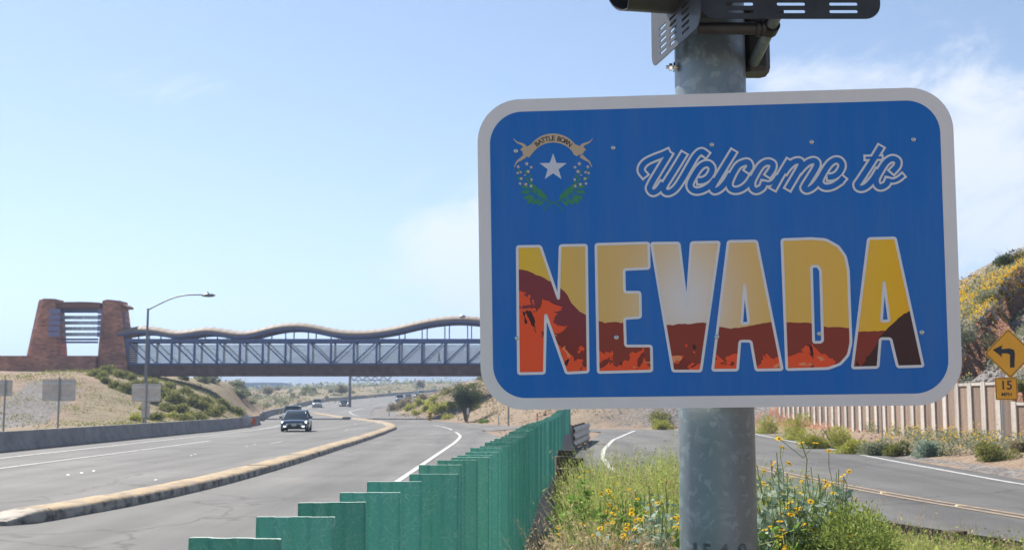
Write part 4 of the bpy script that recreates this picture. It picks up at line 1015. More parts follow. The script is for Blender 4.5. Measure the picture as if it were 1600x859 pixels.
ar = [to_l(*p) for p in ((1551, 546), (1566, 539), (1565, 545), (1577, 544), (1584, 546), (1586, 552), (1585, 574), (1578, 574), (1578, 554), (1575, 552), (1565, 552), (1566, 558))]
flat('left_turn_arrow', [[ar]], M_BLK, .052, d_)
px_ = to_l(1572.5, 607); pw = to_l(1590, 607)[0] - to_l(1555, 607)[0]; ph = to_l(1572, 590)[1] - to_l(1572, 625)[1]
pl_ = flat('speed_plate', [[rrect(pw, ph, .045, 5, *px_)]], M_AMB, .05, turn, .006); flat('plate_border', [[rrect(pw * .95, ph * .95, .04, 5, *px_), rrect(pw * .90, ph * .90, .035, 5, *px_)[::-1]]], M_BLK, .052, pl_)
def word(t, size, cx, cz, dep, parent, bold=.006, m_=None):
    me = text_mesh(t, size, bold); me.transform(Matrix.Rotation(math.pi / 2, 4, 'X')); me.transform(Matrix.Translation((cx, -dep, cz)))
    for f in (me.polygons[:1]):
        if f.normal.y > 0: me.flip_normals()
    return link('lettering', me, m_ or M_BLK, parent)
word('15', ph * .56, px_[0], px_[1] - .02, .053, pl_, .008); word('MPH', ph * .235, px_[0], px_[1] - ph * .33, .053, pl_, .004)
# grey post of a sign that hides behind the welcome sign
p = at(1378, 660, 56); o = G().box((0, 0, 1.4), (.06, .05, 3.2)).obj('steel_post', M_POST, None, loc=(p.x, 56, lz(p.x, 56) - .1)); tag(o, 'thin dark steel post among the flowers in front of the panel wall', 'post')

# ------------------------------------------------------------------ signs seen from behind, left of the highway
def back_sign(u, v0, v1, ub, vb, w_px, h_px, Y, label, panels):
    b = at(ub, vb, Y); z0 = lz(b.x, Y) - .2; s = F / Y
    root = empty('road_sign', (b.x, Y, z0), label, 'road sign')
    top = at(ub, v0, Y).z - z0
    G().tube([(0, 0, 0), (0, 0, top + .05)], .055, 10).obj('post', M_POST, root, smooth=R(40))
    for (cu, cv, pw_, ph_) in panels:
        q = at(cu, cv, Y); x, z = q.x - b.x, q.z - z0; w, h = pw_ / s, ph_ / s
        pn = flat('sign_panel', [[rrect(w, h, .06, 4, x, z)]], M_SBACK, -.07, root, .01)
        if ph_ > 18:
            for k in (-.36, .30): G().box((x, .05, z + k * h), (w * .98, .04, .10)).obj('stiffener', M_ALU, root)
    return root
back_sign(5, 593, 676, 5, 676, 0, 0, 72, 'grey back of a road sign cut off by the left edge of the picture', [(0, 606, 37, 25)])
back_sign(91, 590, 672, 90, 672, 0, 0, 72, 'wide grey road sign seen from behind, below the brick tower', [(91.5, 609, 52, 34)])
back_sign(228, 598, 655, 227, 660, 0, 0, 82, 'grey road sign back with small plate below it, behind the street lamp', [(228, 613, 45, 28), (227, 640, 13, 24)])
# diamond work sign at the barrier end
p = gnd(384, 668, 0); wsn = empty('work_sign', (p.x, p.y, 0), 'pale back of a diamond roadwork sign with orange flags at the barrier end', 'road sign'); s = F / p.y
k = 19 / s
flat('diamond_plate', [[[(x * k * .55, .62 + z * k * .55) for x, z in ((1, 0), (0, 1), (-1, 0), (0, -1))]]], M_SBACK, 0, wsn, .01)
G().bar((0, .06, 0), (0, .06, 1.2), .04, .04).bar((-.45, .06, .03), (.45, .06, .03), .05, .05).bar((-.3, -.2, .03), (-.3, .35, .03), .05, .05).bar((.3, -.2, .03), (.3, .35, .03), .05, .05).obj('stand', M_POST, wsn)
M_ORG = mat('flag_orange', (.75, .13, .05), .8)
for sx in (-1, 1):
    G().add([(sx * .42, .02, .25), (sx * .72, .0, .22), (sx * .74, .04, .72), (sx * .46, .05, .78)] + [(sx * .42, .03, .25), (sx * .72, .01, .22), (sx * .74, .05, .72), (sx * .46, .06, .78)], [(0, 1, 2, 3), (7, 6, 5, 4), (0, 4, 5, 1), (1, 5, 6, 2), (2, 6, 7, 3), (3, 7, 4, 0)]).obj('flag', M_ORG, wsn)

# ------------------------------------------------------------------ street lamp
Yl = 86.0; b = at(225.5, 660, Yl); z0 = lz(b.x, Yl) - .1
lamp = empty('street_lamp', (b.x, Yl, z0), 'tall grey street lamp with curved arm, in front of the footbridge', 'street lamp')
tp = at(232.5, 482, Yl); top = tp.z - z0
M_LAMP = mat('lamp_steel', (.20, .21, .22), .5, .6, var=.1)
G().tube([(0, 0, 0), (0, 0, top * .5), (0, 0, top)], [.13, .105, .075], 12).obj('pole', M_LAMP, lamp, smooth=R(40))
G().tube([(0, 0, 0), (0, 0, .35)], .2, 12).obj('base', M_LAMP, lamp)
L2 = lambda u, v: Vector((at(u, v, Yl).x - tp.x, 0, at(u, v, Yl).z - z0))
G().tube(smooth_path([L2(232.5, 484), L2(250, 475), L2(270, 466), L2(288, 461.5), L2(305, 460.3), L2(320, 460.5)], 5), [.05] * 26, 8).obj('arm', M_LAMP, lamp, smooth=True)
hd = L2(327, 461.5); rr = []
for t, w, h in ((-.5, .05, .06), (-.36, .12, .11), (0, .16, .16), (.3, .15, .13), (.46, .08, .06), (.52, .02, .02)):
    rr.append([hd + Vector((t * .98, w * math.cos(a), h * math.sin(a) * (1 if math.sin(a) > 0 else .8))) for a in np.linspace(0, 2 * math.pi, 13)[:-1]])
hh = G().loft(rr).obj('lamp_head', M_LAMP, lamp, smooth=True)
G().tube([hd + Vector((-.05, 0, .14)), hd + Vector((-.05, 0, .26))], .05, 8).obj('photocell', M_LAMP, lamp)
# ------------------------------------------------------------------ footbridge
YB = 148.0; SB = F / YB
def bx(u): return (u - CX) / SB
def bz(v): return EYE.z + (HOR - v) / SB
def brick_mat():
    m, nt, N, L, P = new_mat('tower_brick'); P.inputs['Roughness'].default_value = .9
    tc = N.new('ShaderNodeTexCoord'); br = N.new('ShaderNodeTexBrick'); br.inputs['Scale'].default_value = 1.0
    mp = N.new('ShaderNodeMapping'); mp.inputs['Rotation'].default_value = (R(90), 0, 0); L.new(tc.outputs['Object'], mp.inputs[0])
    br.inputs['Color1'].default_value = (.54, .245, .155, 1); br.inputs['Color2'].default_value = (.31, .14, .095, 1); br.inputs['Mortar'].default_value = (.36, .26, .20, 1)
    br.inputs['Brick Width'].default_value = .62; br.inputs['Row Height'].default_value = .26; br.inputs['Mortar Size'].default_value = .018
    L.new(mp.outputs[0], br.inputs['Vector'])
    n = N.new('ShaderNodeTexNoise'); n.inputs['Scale'].default_value = .5; n.inputs['Detail'].default_value = 6; L.new(tc.outputs['Object'], n.inputs['Vector'])
    c = N.new('ShaderNodeValToRGB'); c.color_ramp.elements[0].color = (.7, .66, .64, 1); c.color_ramp.elements[1].color = (1.2, 1.12, 1.05, 1); c.color_ramp.elements[0].position = .35; c.color_ramp.elements[1].position = .65; L.new(n.outputs[0], c.inputs[0])
    mx = N.new('ShaderNodeMix'); mx.data_type = 'RGBA'; mx.blend_type = 'MULTIPLY'; mx.inputs[0].default_value = 1; L.new(br.outputs['Color'], mx.inputs[6]); L.new(c.outputs[0], mx.inputs[7]); L.new(mx.outputs[2], P.inputs['Base Color'])
    b = N.new('ShaderNodeBump'); b.inputs['Strength'].default_value = .8; b.inputs['Distance'].default_value = .04; L.new(br.outputs['Color'], b.inputs['Height']); L.new(b.outputs[0], P.inputs['Normal'])
    return m
M_BRICK = brick_mat()
M_BLUE = mat('truss_blue', (.10, .14, .32), .55, .1, var=.12, vscale=2); M_GIRD = mat('girder_rust', (.15, .085, .068), .75, var=.25, vscale=1.2); M_TAN = mat('canopy_tan', (.30, .22, .16), .75, col2=(.22, .18, .15), vscale=.8, stretch=(8, 1, 1)); M_LOUV = mat('louvre_blue', (.19, .19, .34), .5, .2)
M_WOODB = mat('beam_timber', (.20, .10, .065), .8, var=.25, vscale=1.5, stretch=(.3, 1, 4))
TW = 5.2                                            # depth of the bridge structure
tower = empty('bridge_tower', (bx(120), YB, 5.0), 'red brick gateway tower with blue louvres at the left end of the footbridge', 'tower')
def TL(u, v, dy=0.0, ref=None):
    k = (YB + (dy if ref is None else ref)) / YB; return Vector((bx(u) * k - bx(120), dy, EYE.z + (bz(v) - EYE.z) * k - 5.0))
def prism(front, dy0, dy1, name, m_, parent, shift=(0, 0)):
    n = len(front); a = [TL(u, v, dy0) for u, v in front]; b_ = [TL(u + shift[0], v + shift[1], dy1, dy0) for u, v in front]
    return G().loft([a, b_]).obj(name, m_, parent)
# battered pillars, front face plus chamfered left facet
def pillar(q, dy0=-1.8, dy1=1.2, ch=1.0):
    (tl, tr, br_, bl, tm, bm) = q
    top = [TL(*tl, dy0 + ch, dy0), TL(*tm, dy0), TL(*tr, dy0), TL(*tr, dy1, dy0), TL(*tl, dy1, dy0)]; bot = [TL(*bl, dy0 + ch - .6, dy0), TL(*bm, dy0 - .6), TL(*br_, dy0 - .6), TL(*br_, dy1 + .6, dy0), TL(*bl, dy1 + .6, dy0)]
    return G().loft([bot, top]).obj('pillar', M_BRICK, tower)
pillar(((53.0, 468), (83, 467), (93, 590), (34.5, 590), (66, 466.5), (53, 590)))
pillar(((153.5, 469), (185, 470), (203, 592), (150.5, 592), (165, 468), (160, 592)))
prism([(-160, 556), (150.4, 556), (150.4, 592), (-160, 592)], -2.2, 1.6, 'base_wall', M_BRICK, tower)
prism([(82, 473.5), (100, 472), (120, 471.6), (140, 472), (154, 473), (154, 481), (82, 481)], -1.4, 1.6, 'lintel_beam', M_WOODB, tower)
prism([(184, 476), (190, 475), (195, 478), (195, 481), (184, 482)], -1.6, 1.4, 'beam_end', M_WOODB, tower)
for v in (482.5, 491.5, 500.5, 509.5, 518.5):
    prism([(75, v), (92.5, v + .4), (92.5, v + 8), (75, v + 7.6)], -2.65, -2.5, 'louvre_panel', M_LOUV, tower); prism([(151.5, v + .4), (157.5, v + .4), (157.5, v + 8), (151.5, v + 8)], -2.65, -2.5, 'louvre_panel', M_LOUV, tower)
    if v < 512: prism([(185, v + 5), (195, v + 5), (195, v + 12), (185, v + 12)], -1.3, -1.1, 'louvre_panel', M_LOUV, tower)
M_SLATS = mat('louvre_glass', (.46, .55, .66), .3, .2, var=.3, vscale=2, stretch=(3, 1, 1))
for v in (483, 486, 493.5, 496, 502, 504.5, 511, 513.5, 520, 522.5, 529, 533.5):
    prism([(92, v), (152, v), (152, v + 2.8), (92, v + 2.8)], -.2, .2, 'louvre_blade', M_SLATS if v not in (483, 486, 529, 533.5) else M_BLUE, tower)
for v in (494.8, 503.3, 512.3, 521.2):
    prism([(92, v + .2), (152, v + .2), (152, v + 3.8), (92, v + 3.8)], .9, 1.1, 'louvre_blade', M_SLATS, tower)
ww = prism([(-160, 580), (128, 580), (150, 592), (150, 600), (-160, 600)], -7.5, -7.2, 'low_wall', mat('low_wall_grey', (.27, .25, .25), .9, var=.1), None)
ww.location = tower.location; tag(ww, 'low grey retaining wall at the foot of the brick tower', 'wall')

bridge = empty('footbridge', (bx(480), YB, 5.0), 'covered steel footbridge with blue trusses and wavy tan canopy spanning the highway', 'bridge')
def BL(u, v, dy=0.0): return Vector((bx(u) - bx(480), dy, bz(v) - 5.0))
U0, U1 = 203, 1010
gd = G()
for dy in (-1.75, 1.75): gd.bar(BL(U0, 579, dy), BL(U1, 579, dy), .35, 15.5 / SB)
gd.obj('girder', M_GIRD, bridge)
fl_ = G()
for v, hh_ in ((571.5, .12), (586.8, .14)):
    for dy in (-1.75, 1.75): fl_.bar(BL(U0, v, dy), BL(U1, v, dy), .62, hh_)
fl_.obj('girder_flange', M_GIRD, bridge)
G().bar(BL(U0, 573), BL(U1, 573), 3.4, .2).obj('deck', M_CONC, bridge)
bays = list(np.arange(205, 1011, 35.1))
for dy, nm in ((-1.75, 'near'), (1.75, 'far')):
    G().bar(BL(U0, 533.5, dy), BL(U1, 533.5, dy), .3, .42).obj('top_chord', M_BLUE, bridge); G().bar(BL(U0, 569.5, dy), BL(U1, 569.5, dy), .26, .22).obj('bottom_chord', M_BLUE, bridge)
    for i, u in enumerate(bays):
        G().bar(BL(u, 570, dy), BL(u, 533, dy), .24 if i else .6, .26, up=(0, 1, 0)).obj('truss_post', M_BLUE, bridge)
        if i < len(bays) - 1:
            u2 = bays[i + 1]; dn = i < 9
            G().bar(BL(u if dn else u2, 535, dy), BL(u2 if dn else u, 568.5, dy), .15, .15, up=(0, 1, 0)).obj('diagonal', M_BLUE, bridge)
M_RAIL = mat('rail_pale', (.50, .54, .58), .4, .5)
for dy in (-1.55, 1.55):
    for k, v in enumerate(np.arange(540, 569, 3.1)): G().bar(BL(U0 + 4, v, dy), BL(U1, v, dy), .05, .085).obj('side_rail', M_RAIL, bridge)
# glazed safety screen behind the rails
def screen_mat():
    m, nt, N, L, P = new_mat('safety_mesh'); P.inputs['Base Color'].default_value = (.5, .62, .78, 1); P.inputs['Roughness'].default_value = .5
    tp_ = N.new('ShaderNodeBsdfTransparent'); tl = N.new('ShaderNodeBsdfTranslucent'); tl.inputs[0].default_value = (.52, .66, .85, 1); mx0 = N.new('ShaderNodeMixShader'); mx0.inputs[0].default_value = .6; L.new(P.outputs[0], mx0.inputs[1]); L.new(tl.outputs[0], mx0.inputs[2])
    mx = N.new('ShaderNodeMixShader'); tc = N.new('ShaderNodeTexCoord'); n = N.new('ShaderNodeTexNoise'); mp = N.new('ShaderNodeMapping'); mp.inputs['Scale'].default_value = (.35, 1, 2.2); L.new(tc.outputs['Object'], mp.inputs[0]); L.new(mp.outputs[0], n.inputs['Vector']); n.inputs['Scale'].default_value = 1.5; n.inputs['Detail'].default_value = 3
    k = N.new('ShaderNodeMapRange'); k.inputs[1].default_value = .45; k.inputs[2].default_value = .75; k.inputs[3].default_value = .0; k.inputs[4].default_value = .4; L.new(n.outputs[0], k.inputs[0]); L.new(k.outputs[0], mx.inputs[0])
    L.new(tp_.outputs[0], mx.inputs[1]); L.new(mx0.outputs[0], mx.inputs[2]); L.new(mx.outputs[0], N['Material Output'].inputs[0]); return m
M_MESH = screen_mat()
for i in range(len(bays) - 1):
    a, b_ = bays[i], bays[i + 1]; q = [BL(a + 1.6, 537, 1.62), BL(b_ - 1.6, 537, 1.62), BL(b_ - 1.6, 568, 1.62), BL(a + 1.6, 568, 1.62)]
    G().add(q, [(0, 1, 2, 3)]).obj('mesh_panel', M_MESH, bridge)
# wavy canopy
top = [(192, 515), (205, 512), (229, 509.5), (252, 512.5), (277, 518), (300, 515.5), (324, 511), (340, 512.5), (360, 516), (380, 518.5), (400, 516), (421, 510), (440, 506), (459, 504.4), (475, 505), (490, 507), (505, 510.5), (521, 514), (537, 516), (553, 516.7), (570, 516.6), (590, 515), (616, 511), (640, 505), (663, 499.7), (680, 496.8), (694, 495), (710, 494), (726, 494), (746, 495.5), (790, 502), (840, 512), (880, 516), (920, 512), (970, 504), (1012, 500)]
us = np.arange(192, 1012, 4.0); tv = np.interp(us, [p[0] for p in top], [p[1] for p in top]); tv = np.convolve(np.pad(tv, 3, mode='edge'), np.ones(7) / 7, 'valid')
rings = []
for u, v in zip(us, tv):
    ring_ = []
    for a in np.linspace(0, 180, 13): ring_.append(BL(u, v + 9.5 - 9.5 * math.sin(R(a)), -2.3 * math.cos(R(a))))
    for a in np.linspace(180, 0, 13): ring_.append(BL(u, v + 12.5 - 9.0 * math.sin(R(a)), -2.15 * math.cos(R(a))))
    rings.append(ring_)
G().loft(rings).obj('canopy', M_TAN, bridge, smooth=R(50))
rb = G()
for u, v in list(zip(us, tv))[::3]:
    pts = [BL(u, v + 9.2 - 9.7 * math.sin(R(a)), -2.34 * math.cos(R(a))) for a in np.linspace(0, 180, 13)]; rb.tube(pts, .014, 4, cap=False)
rbo = rb.obj('canopy_ribs', M_TAN, bridge); rbo['kind'] = 'stuff'
eg = G()
for dy in (-2.2, 2.2): eg.tube([BL(u, v + 11.5, dy) for u, v in zip(us, tv)], .15, 6)
eg.obj('canopy_edge_beam', M_BLUE, bridge, smooth=True)
for i, u in enumerate(bays):
    v = float(np.interp(u, us, tv)) + 9
    for dy in (-1.75, 1.75):
        G().bar(BL(u + (0 if dy < 0 else 4.5), 532, dy), BL(u + (0 if dy < 0 else 4.5), v, dy * 1.1), .13, .13, up=(0, 1, 0)).obj('canopy_post', M_BLUE, bridge)
sc_ = BL(724, 497, -2.4); G().loft([[sc_ + Vector((r_ * math.cos(t), r_ * math.sin(t) * .6, z)) for t in np.linspace(0, 2 * math.pi, 11)[:-1]] for r_, z in ((.05, .25), (.35, .12), (.42, 0), (.3, -.15), (.05, -.22))]).obj('dome_light', M_RAIL, bridge, smooth=True)
# right abutment, hidden behind the sign from here
ab = bx(1012); za = lz(ab, YB)
o = G().loft([[(-2.6, -3, za - 8), (9, -3, za - 8), (9, 3, za - 8), (-2.6, 3, za - 8)], [(0, -2.4, 7), (7, -2.4, 7), (7, 2.4, 7), (0, 2.4, 7)]]).obj('bridge_abutment', M_BRICK, None, loc=(ab, YB, 0)); tag(o, 'brick abutment carrying the hidden right end of the footbridge', 'abutment')
# walker on the bridge
def person(loc, h, shirt, trousers, label, face=0):
    root = empty('person', loc, label, 'person', rz=face); s = h / 1.75
    J = dict(pel=(0, 0, .95), bel=(0, 0, 1.12), che=(.01, 0, 1.34), nek=(.02, 0, 1.50), hd0=(.03, 0, 1.58), hd1=(.03, 0, 1.70), hl=(0, .09, .90), kl=(.16, .09, .50), al=(.22, .09, .08), tl=(.36, .09, .03), hr=(0, -.09, .90), kr=(-.06, -.09, .50), ar=(-.28, -.09, .14), tr=(-.18, -.09, .05), sl=(.01, .18, 1.42), el=(-.06, .22, 1.16), wl=(-.0, .22, .93), sr=(.01, -.18, 1.42), er=(.06, -.22, 1.16), wr=(.20, -.22, .98))
    rad = dict(pel=.13, bel=.12, che=.145, nek=.055, hd0=.085, hd1=.09, hl=.085, kl=.06, al=.04, tl=.035, hr=.085, kr=.06, ar=.04, tr=.035, sl=.06, el=.045, wl=.035, sr=.06, er=.045, wr=.035)
    E_ = [('pel', 'bel'), ('bel', 'che'), ('che', 'nek'), ('nek', 'hd0'), ('hd0', 'hd1'), ('pel', 'hl'), ('hl', 'kl'), ('kl', 'al'), ('al', 'tl'), ('pel', 'hr'), ('hr', 'kr'), ('kr', 'ar'), ('ar', 'tr'), ('che', 'sl'), ('sl', 'el'), ('el', 'wl'), ('che', 'sr'), ('sr', 'er'), ('er', 'wr')]
    ks = list(J); me = bpy.data.meshes.new('body'); me.from_pydata([tuple(c * s for c in J[k]) for k in ks], [(ks.index(a), ks.index(b)) for a, b in E_], [])
    o = link('body', me, None, root); md = o.modifiers.new('skin', 'SKIN'); sv = me.skin_vertices[0] if me.skin_vertices else None
    bm = bmesh.new(); bm.from_mesh(me); lay = bm.verts.layers.skin.verify()
    for i, v_ in enumerate(bm.verts): v_[lay].radius = (rad[ks[i]] * s,) * 2; v_[lay].use_root = (i == 0)
    bm.to_mesh(me); bm.free(); sb_ = o.modifiers.new('sub', 'SUBSURF'); sb_.levels = 1; sb_.render_levels = 1
    m, nt, N, L, P = new_mat('clothing'); tc = N.new('ShaderNodeTexCoord'); sp_ = N.new('ShaderNodeSeparateXYZ'); L.new(tc.outputs['Object'], sp_.inputs[0]); cr = N.new('ShaderNodeValToRGB'); cr.color_ramp.interpolation = 'CONSTANT'
    dv = N.new('ShaderNodeMath'); dv.operation = 'DIVIDE'; dv.inputs[1].default_value = h; L.new(sp_.outputs[2], dv.inputs[0]); L.new(dv.outputs[0], cr.inputs[0]); e = cr.color_ramp.elements; e[0].color = (*trousers, 1); e[1].position = .56; e[1].color = (*shirt, 1); q = e.new(.86); q.color = (.25, .14, .10, 1); q = e.new(.95); q.color = (.03, .02, .015, 1); L.new(cr.outputs[0], P.inputs['Base Color']); me.materials.append(m)
    return root
pw_ = at(686, 572, YB); person((pw_.x, YB - .3, bz(572) + .05), 1.75, (.06, .07, .12), (.04, .045, .06), 'person in dark clothes walking across the footbridge')
# ------------------------------------------------------------------ cars
M_GLASS = mat('car_glass', (.025, .035, .04), .06, 0, spec=.8); M_TYRE = mat('tyre', (.018, .018, .018), .85); M_RIM = mat('rim', (.32, .33, .34), .3, .9); M_TRIM = mat('car_trim', (.012, .012, .013), .45); M_PLATE = mat('number_plate', (.62, .60, .50), .5); M_CHROME = mat('chrome', (.6, .6, .6), .15, 1)
LAMP_ON = {}
def lamp_mat(c, e):
    k = (c, e)
    if k not in LAMP_ON: LAMP_ON[k] = mat('headlamp', (.7, .72, .74), .12, emit=c, estr=e) if e > .5 else mat('headlamp_off', (.7, .72, .74), .12)
    LAMP_ON[k].cycles.emission_sampling = 'NONE'
    return LAMP_ON[k]
def car(loc, rz, paint, label, L=4.5, Wd=1.84, H=1.47, kind='sedan', lights=((1, .97, .9), 2.0), detail=True):
    """front looks along local -Y; base at the front-centre on the road"""
    root = empty('car' if kind != 'pickup' else 'pickup_truck', loc, label, 'car' if kind != 'pickup' else 'pickup', 'vehicles on the highway', rz=rz)
    w = Wd / 2; suv = kind != 'sedan'; belt = H * (.60 if not suv else .58)
    hood = belt * (.92 if not suv else .97)
    # body: sections along the length (y), half-width, sill height, top height
    secs = [(0.0, .80, .34, .60), (.04, .88, .24, .70), (.14, .93, .20, hood * .80), (.45, .97, .19, hood * .93), (1.05, 1.0, .18, hood), (1.45, 1.0, .18, belt), (2.4, 1.0, .18, belt), (L - 1.0, .99, .19, belt * 1.02), (L - .3, .96, .22, belt * (1.03 if kind != 'pickup' else 1.0)), (L - .05, .90, .28, belt * .98), (L, .82, .36, belt * .85)]
    rings = []
    for y, kx, zs, zt in secs:
        hx = w * kx; m = zs + (zt - zs) * .55
        rings.append([(-hx * .90, y, zs), (-hx * .97, y, zs + .08), (-hx, y, m), (-hx * .965, y, zt - .08), (-hx * .88, y, zt), (-hx * .4, y, zt + .03), (hx * .4, y, zt + .03), (hx * .88, y, zt), (hx * .965, y, zt - .08), (hx, y, m), (hx * .97, y, zs + .08), (hx * .90, y, zs)])
    G().loft(rings).obj('body', paint, root, smooth=R(38))
    # glasshouse
    f0, f1 = (1.15, 1.95) if not suv else (1.2, 1.75); b1, b0 = (L - 1.35, L - .45) if not suv else (L - .55, L - .2)
    if kind == 'pickup': b1, b0 = 3.5, 3.65
    zr = H - .05
    def grow(z, y0, y1, hx): return [(-hx, y0, z), (-hx * .7, y0 - .07, z), (0, y0 - .11, z), (hx * .7, y0 - .07, z), (hx, y0, z), (hx, y1, z), (-hx, y1, z)]
    G().loft([grow(belt - .02, f0, b0, w * .90), grow(belt + (zr - belt) * .55, f0 + (f1 - f0) * .55, b0 + (b1 - b0) * .5, w * .80), grow(zr, f1, b1, w * .68)]).obj('windows', M_GLASS, root, smooth=R(35))
    G().loft([grow(zr - .03, f1 - .02, b1 + .02, w * .70), grow(zr + .03, f1 + .1, b1 - .05, w * .66), grow(zr + .055, f1 + .4, b1 - .3, w * .5)]).obj('roof', paint, root, smooth=R(50))
    for s in (-1, 1):
        G().bar((s * w * .905, f0 + .02, belt - .02), (s * w * .695, f1, zr), .075, .06).obj('pillar', paint, root); G().bar((s * w * .905, b0 - .02, belt - .02), (s * w * .695, b1, zr), .11, .06).obj('pillar', paint, root)
        ym = (f1 + b1) / 2; G().bar((s * w * .905, ym + .1, belt - .02), (s * w * .69, ym, zr), .1, .03).obj('pillar', paint, root)
    if kind == 'pickup':
        G().box((0, 4.4, belt - .04), (Wd * .8, 1.3, .12)).obj('bed_floor', M_TRIM, root)
    if suv and detail:
        for s in (-1, 1): G().bar((s * w * .6, f1 + .2, zr + .10), (s * w * .6, b1 - .1, zr + .10), .04, .06).obj('roof_rail', M_TRIM, root)
    # wheels
    wr = .33 if not suv else .37
    for s in (-1, 1):
        for y in (.88, L - .92):
            tg_ = G(); rr = [[(s * x, y + r_ * math.cos(a), wr + r_ * math.sin(a)) for a in np.linspace(0, 2 * math.pi, 19)[:-1]] for x, r_ in ((w - .23, wr * .8), (w - .22, wr), (w - .03, wr), (w + .005, wr * .93), (w + .005, wr * .66))]
            t = tg_.loft(rr).obj('wheel', M_TYRE, root, smooth=R(40))
            G().loft([[(s * (w + .008 - .04 * (r_ < .1)), y + r_ * math.cos(a), wr + r_ * math.sin(a)) for a in np.linspace(0, 2 * math.pi, 19)[:-1]] for r_ in (wr * .66, wr * .5, .06)]).obj('rim', M_RIM, t)
    # front face
    zl = hood * .74
    for s in (-1, 1):
        G().loft([[(s * w * .50, -.005, zl - .05), (s * w * .86, .06, zl - .03), (s * w * .90, .20, zl + .10), (s * w * .52, .06, zl + .05)], [(s * w * .50, .15, zl - .05), (s * w * .86, .2, zl - .03), (s * w * .88, .3, zl + .06), (s * w * .52, .25, zl + .02)]]).obj('headlight', lamp_mat(*lights), root)
        if detail:
            G().box((s * w * .62, .015, .36), (.26, .07, .09)).obj('fog_light', M_CHROME if lights[1] < 1 else lamp_mat((1, 1, 1), .6), root)
            m_ = G(); m_.loft([[(s * (w + .02), 1.5, belt + .02), (s * (w + .02), 1.62, belt + .02), (s * (w + .02), 1.62, belt + .15), (s * (w + .02), 1.5, belt + .15)], [(s * (w + .2), 1.52, belt + .03), (s * (w + .2), 1.6, belt + .03), (s * (w + .2), 1.6, belt + .16), (s * (w + .2), 1.52, belt + .16)]]); m_.bar((s * w * .9, 1.55, belt), (s * (w + .05), 1.55, belt + .05), .06, .04); m_.obj('mirror', paint, root)
    gr = G().loft([[(-w * .48, -.02, zl - .10), (w * .48, -.02, zl - .10), (w * .54, .05, zl + .02), (-w * .54, .05, zl + .02)], [(-w * .48, .2, zl - .10), (w * .48, .2, zl - .10), (w * .54, .2, zl + .02), (-w * .54, .2, zl + .02)]]).obj('grille', M_TRIM, root)
    if detail:
        for k in range(3): G().bar((-w * .5, -.026 + .015 * k, zl - .08 + .035 * k), (w * .5, -.026 + .015 * k, zl - .08 + .035 * k), .02, .012).obj('grille_bar', M_CHROME, gr)
    G().box((0, .02, .33), (w * 1.15, .1, .12)).obj('lower_intake', M_TRIM, root)
    G().box((0, -.02, .44), (.32, .02, .16)).obj('number_plate', M_PLATE, root)
    G().box((0, L / 2, .2), (Wd * .88, L * .8, .06)).obj('underbody', M_TRIM, root)
    for s in (-1, 1): G().box((s * w * .72, L - .04, belt * .8), (.22, .1, .16)).obj('tail_light', mat_tail, root)
    return root
mat_tail = mat('tail_light', (.35, .015, .012), .2)
def paint(n, c, metal=.35): return mat('paint_' + n, c, .28, metal, coat=.8)
def onroad(u, Y): x = (u - CX) / F * Y; return (x, Y, float(ev(T_ZR, Y)) + .012)
ON = ((1, .97, .88), 6.0); AMB = ((1, .72, .25), 6.0); OFF = ((1, 1, 1), 0.25)
p = gnd(459, 674.5, 0); car((p.x, p.y, .012), R(5.5), paint('navy', (.03, .055, .10)), 'dark blue hatchback with headlights on, nearest car on the highway', 4.4, 1.86, 1.45, 'sedan', ON)
car(onroad(457, 118), R(7), paint('grey_blue', (.16, .19, .22)), 'grey-blue car mostly hidden behind the dark blue hatchback', 4.7, 1.85, 1.66, 'suv', OFF)
car(onroad(497, 236), R(8), paint('silver', (.42, .42, .41)), 'silver SUV coming round the bend, left of the dark sedan', 4.7, 1.87, 1.75, 'suv', OFF)
car(onroad(539, 243), R(8), paint('black', (.03, .035, .04)), 'dark sedan with lit headlights following the silver SUV', 4.8, 1.85, 1.44, 'sedan', ON, )
car(onroad(625, 276), R(4), paint('pewter', (.22, .24, .25)), 'grey SUV leading the pair of cars near the crest of the highway', 4.7, 1.87, 1.72, 'suv', OFF)
car(onroad(638.5, 318), R(4), paint('charcoal', (.05, .055, .065)), 'small charcoal sedan just behind the grey SUV', 4.6, 1.8, 1.45, 'sedan', OFF)
car(onroad(654, 346), R(12), paint('sand', (.18, .16, .14)), 'low car with amber lights in front of the white pickup', 4.6, 1.8, 1.40, 'sedan', AMB, False)
car(onroad(659.5, 362), R(12), paint('white', (.66, .66, .65), 0), 'white pickup truck climbing the far highway curve', 5.4, 1.95, 1.85, 'pickup', OFF, False)
car(onroad(705, 432), R(14), paint('grey_far', (.25, .25, .26)), 'farthest car with amber lights beside the dark roadside tree', 4.6, 1.85, 1.6, 'suv', AMB, False)
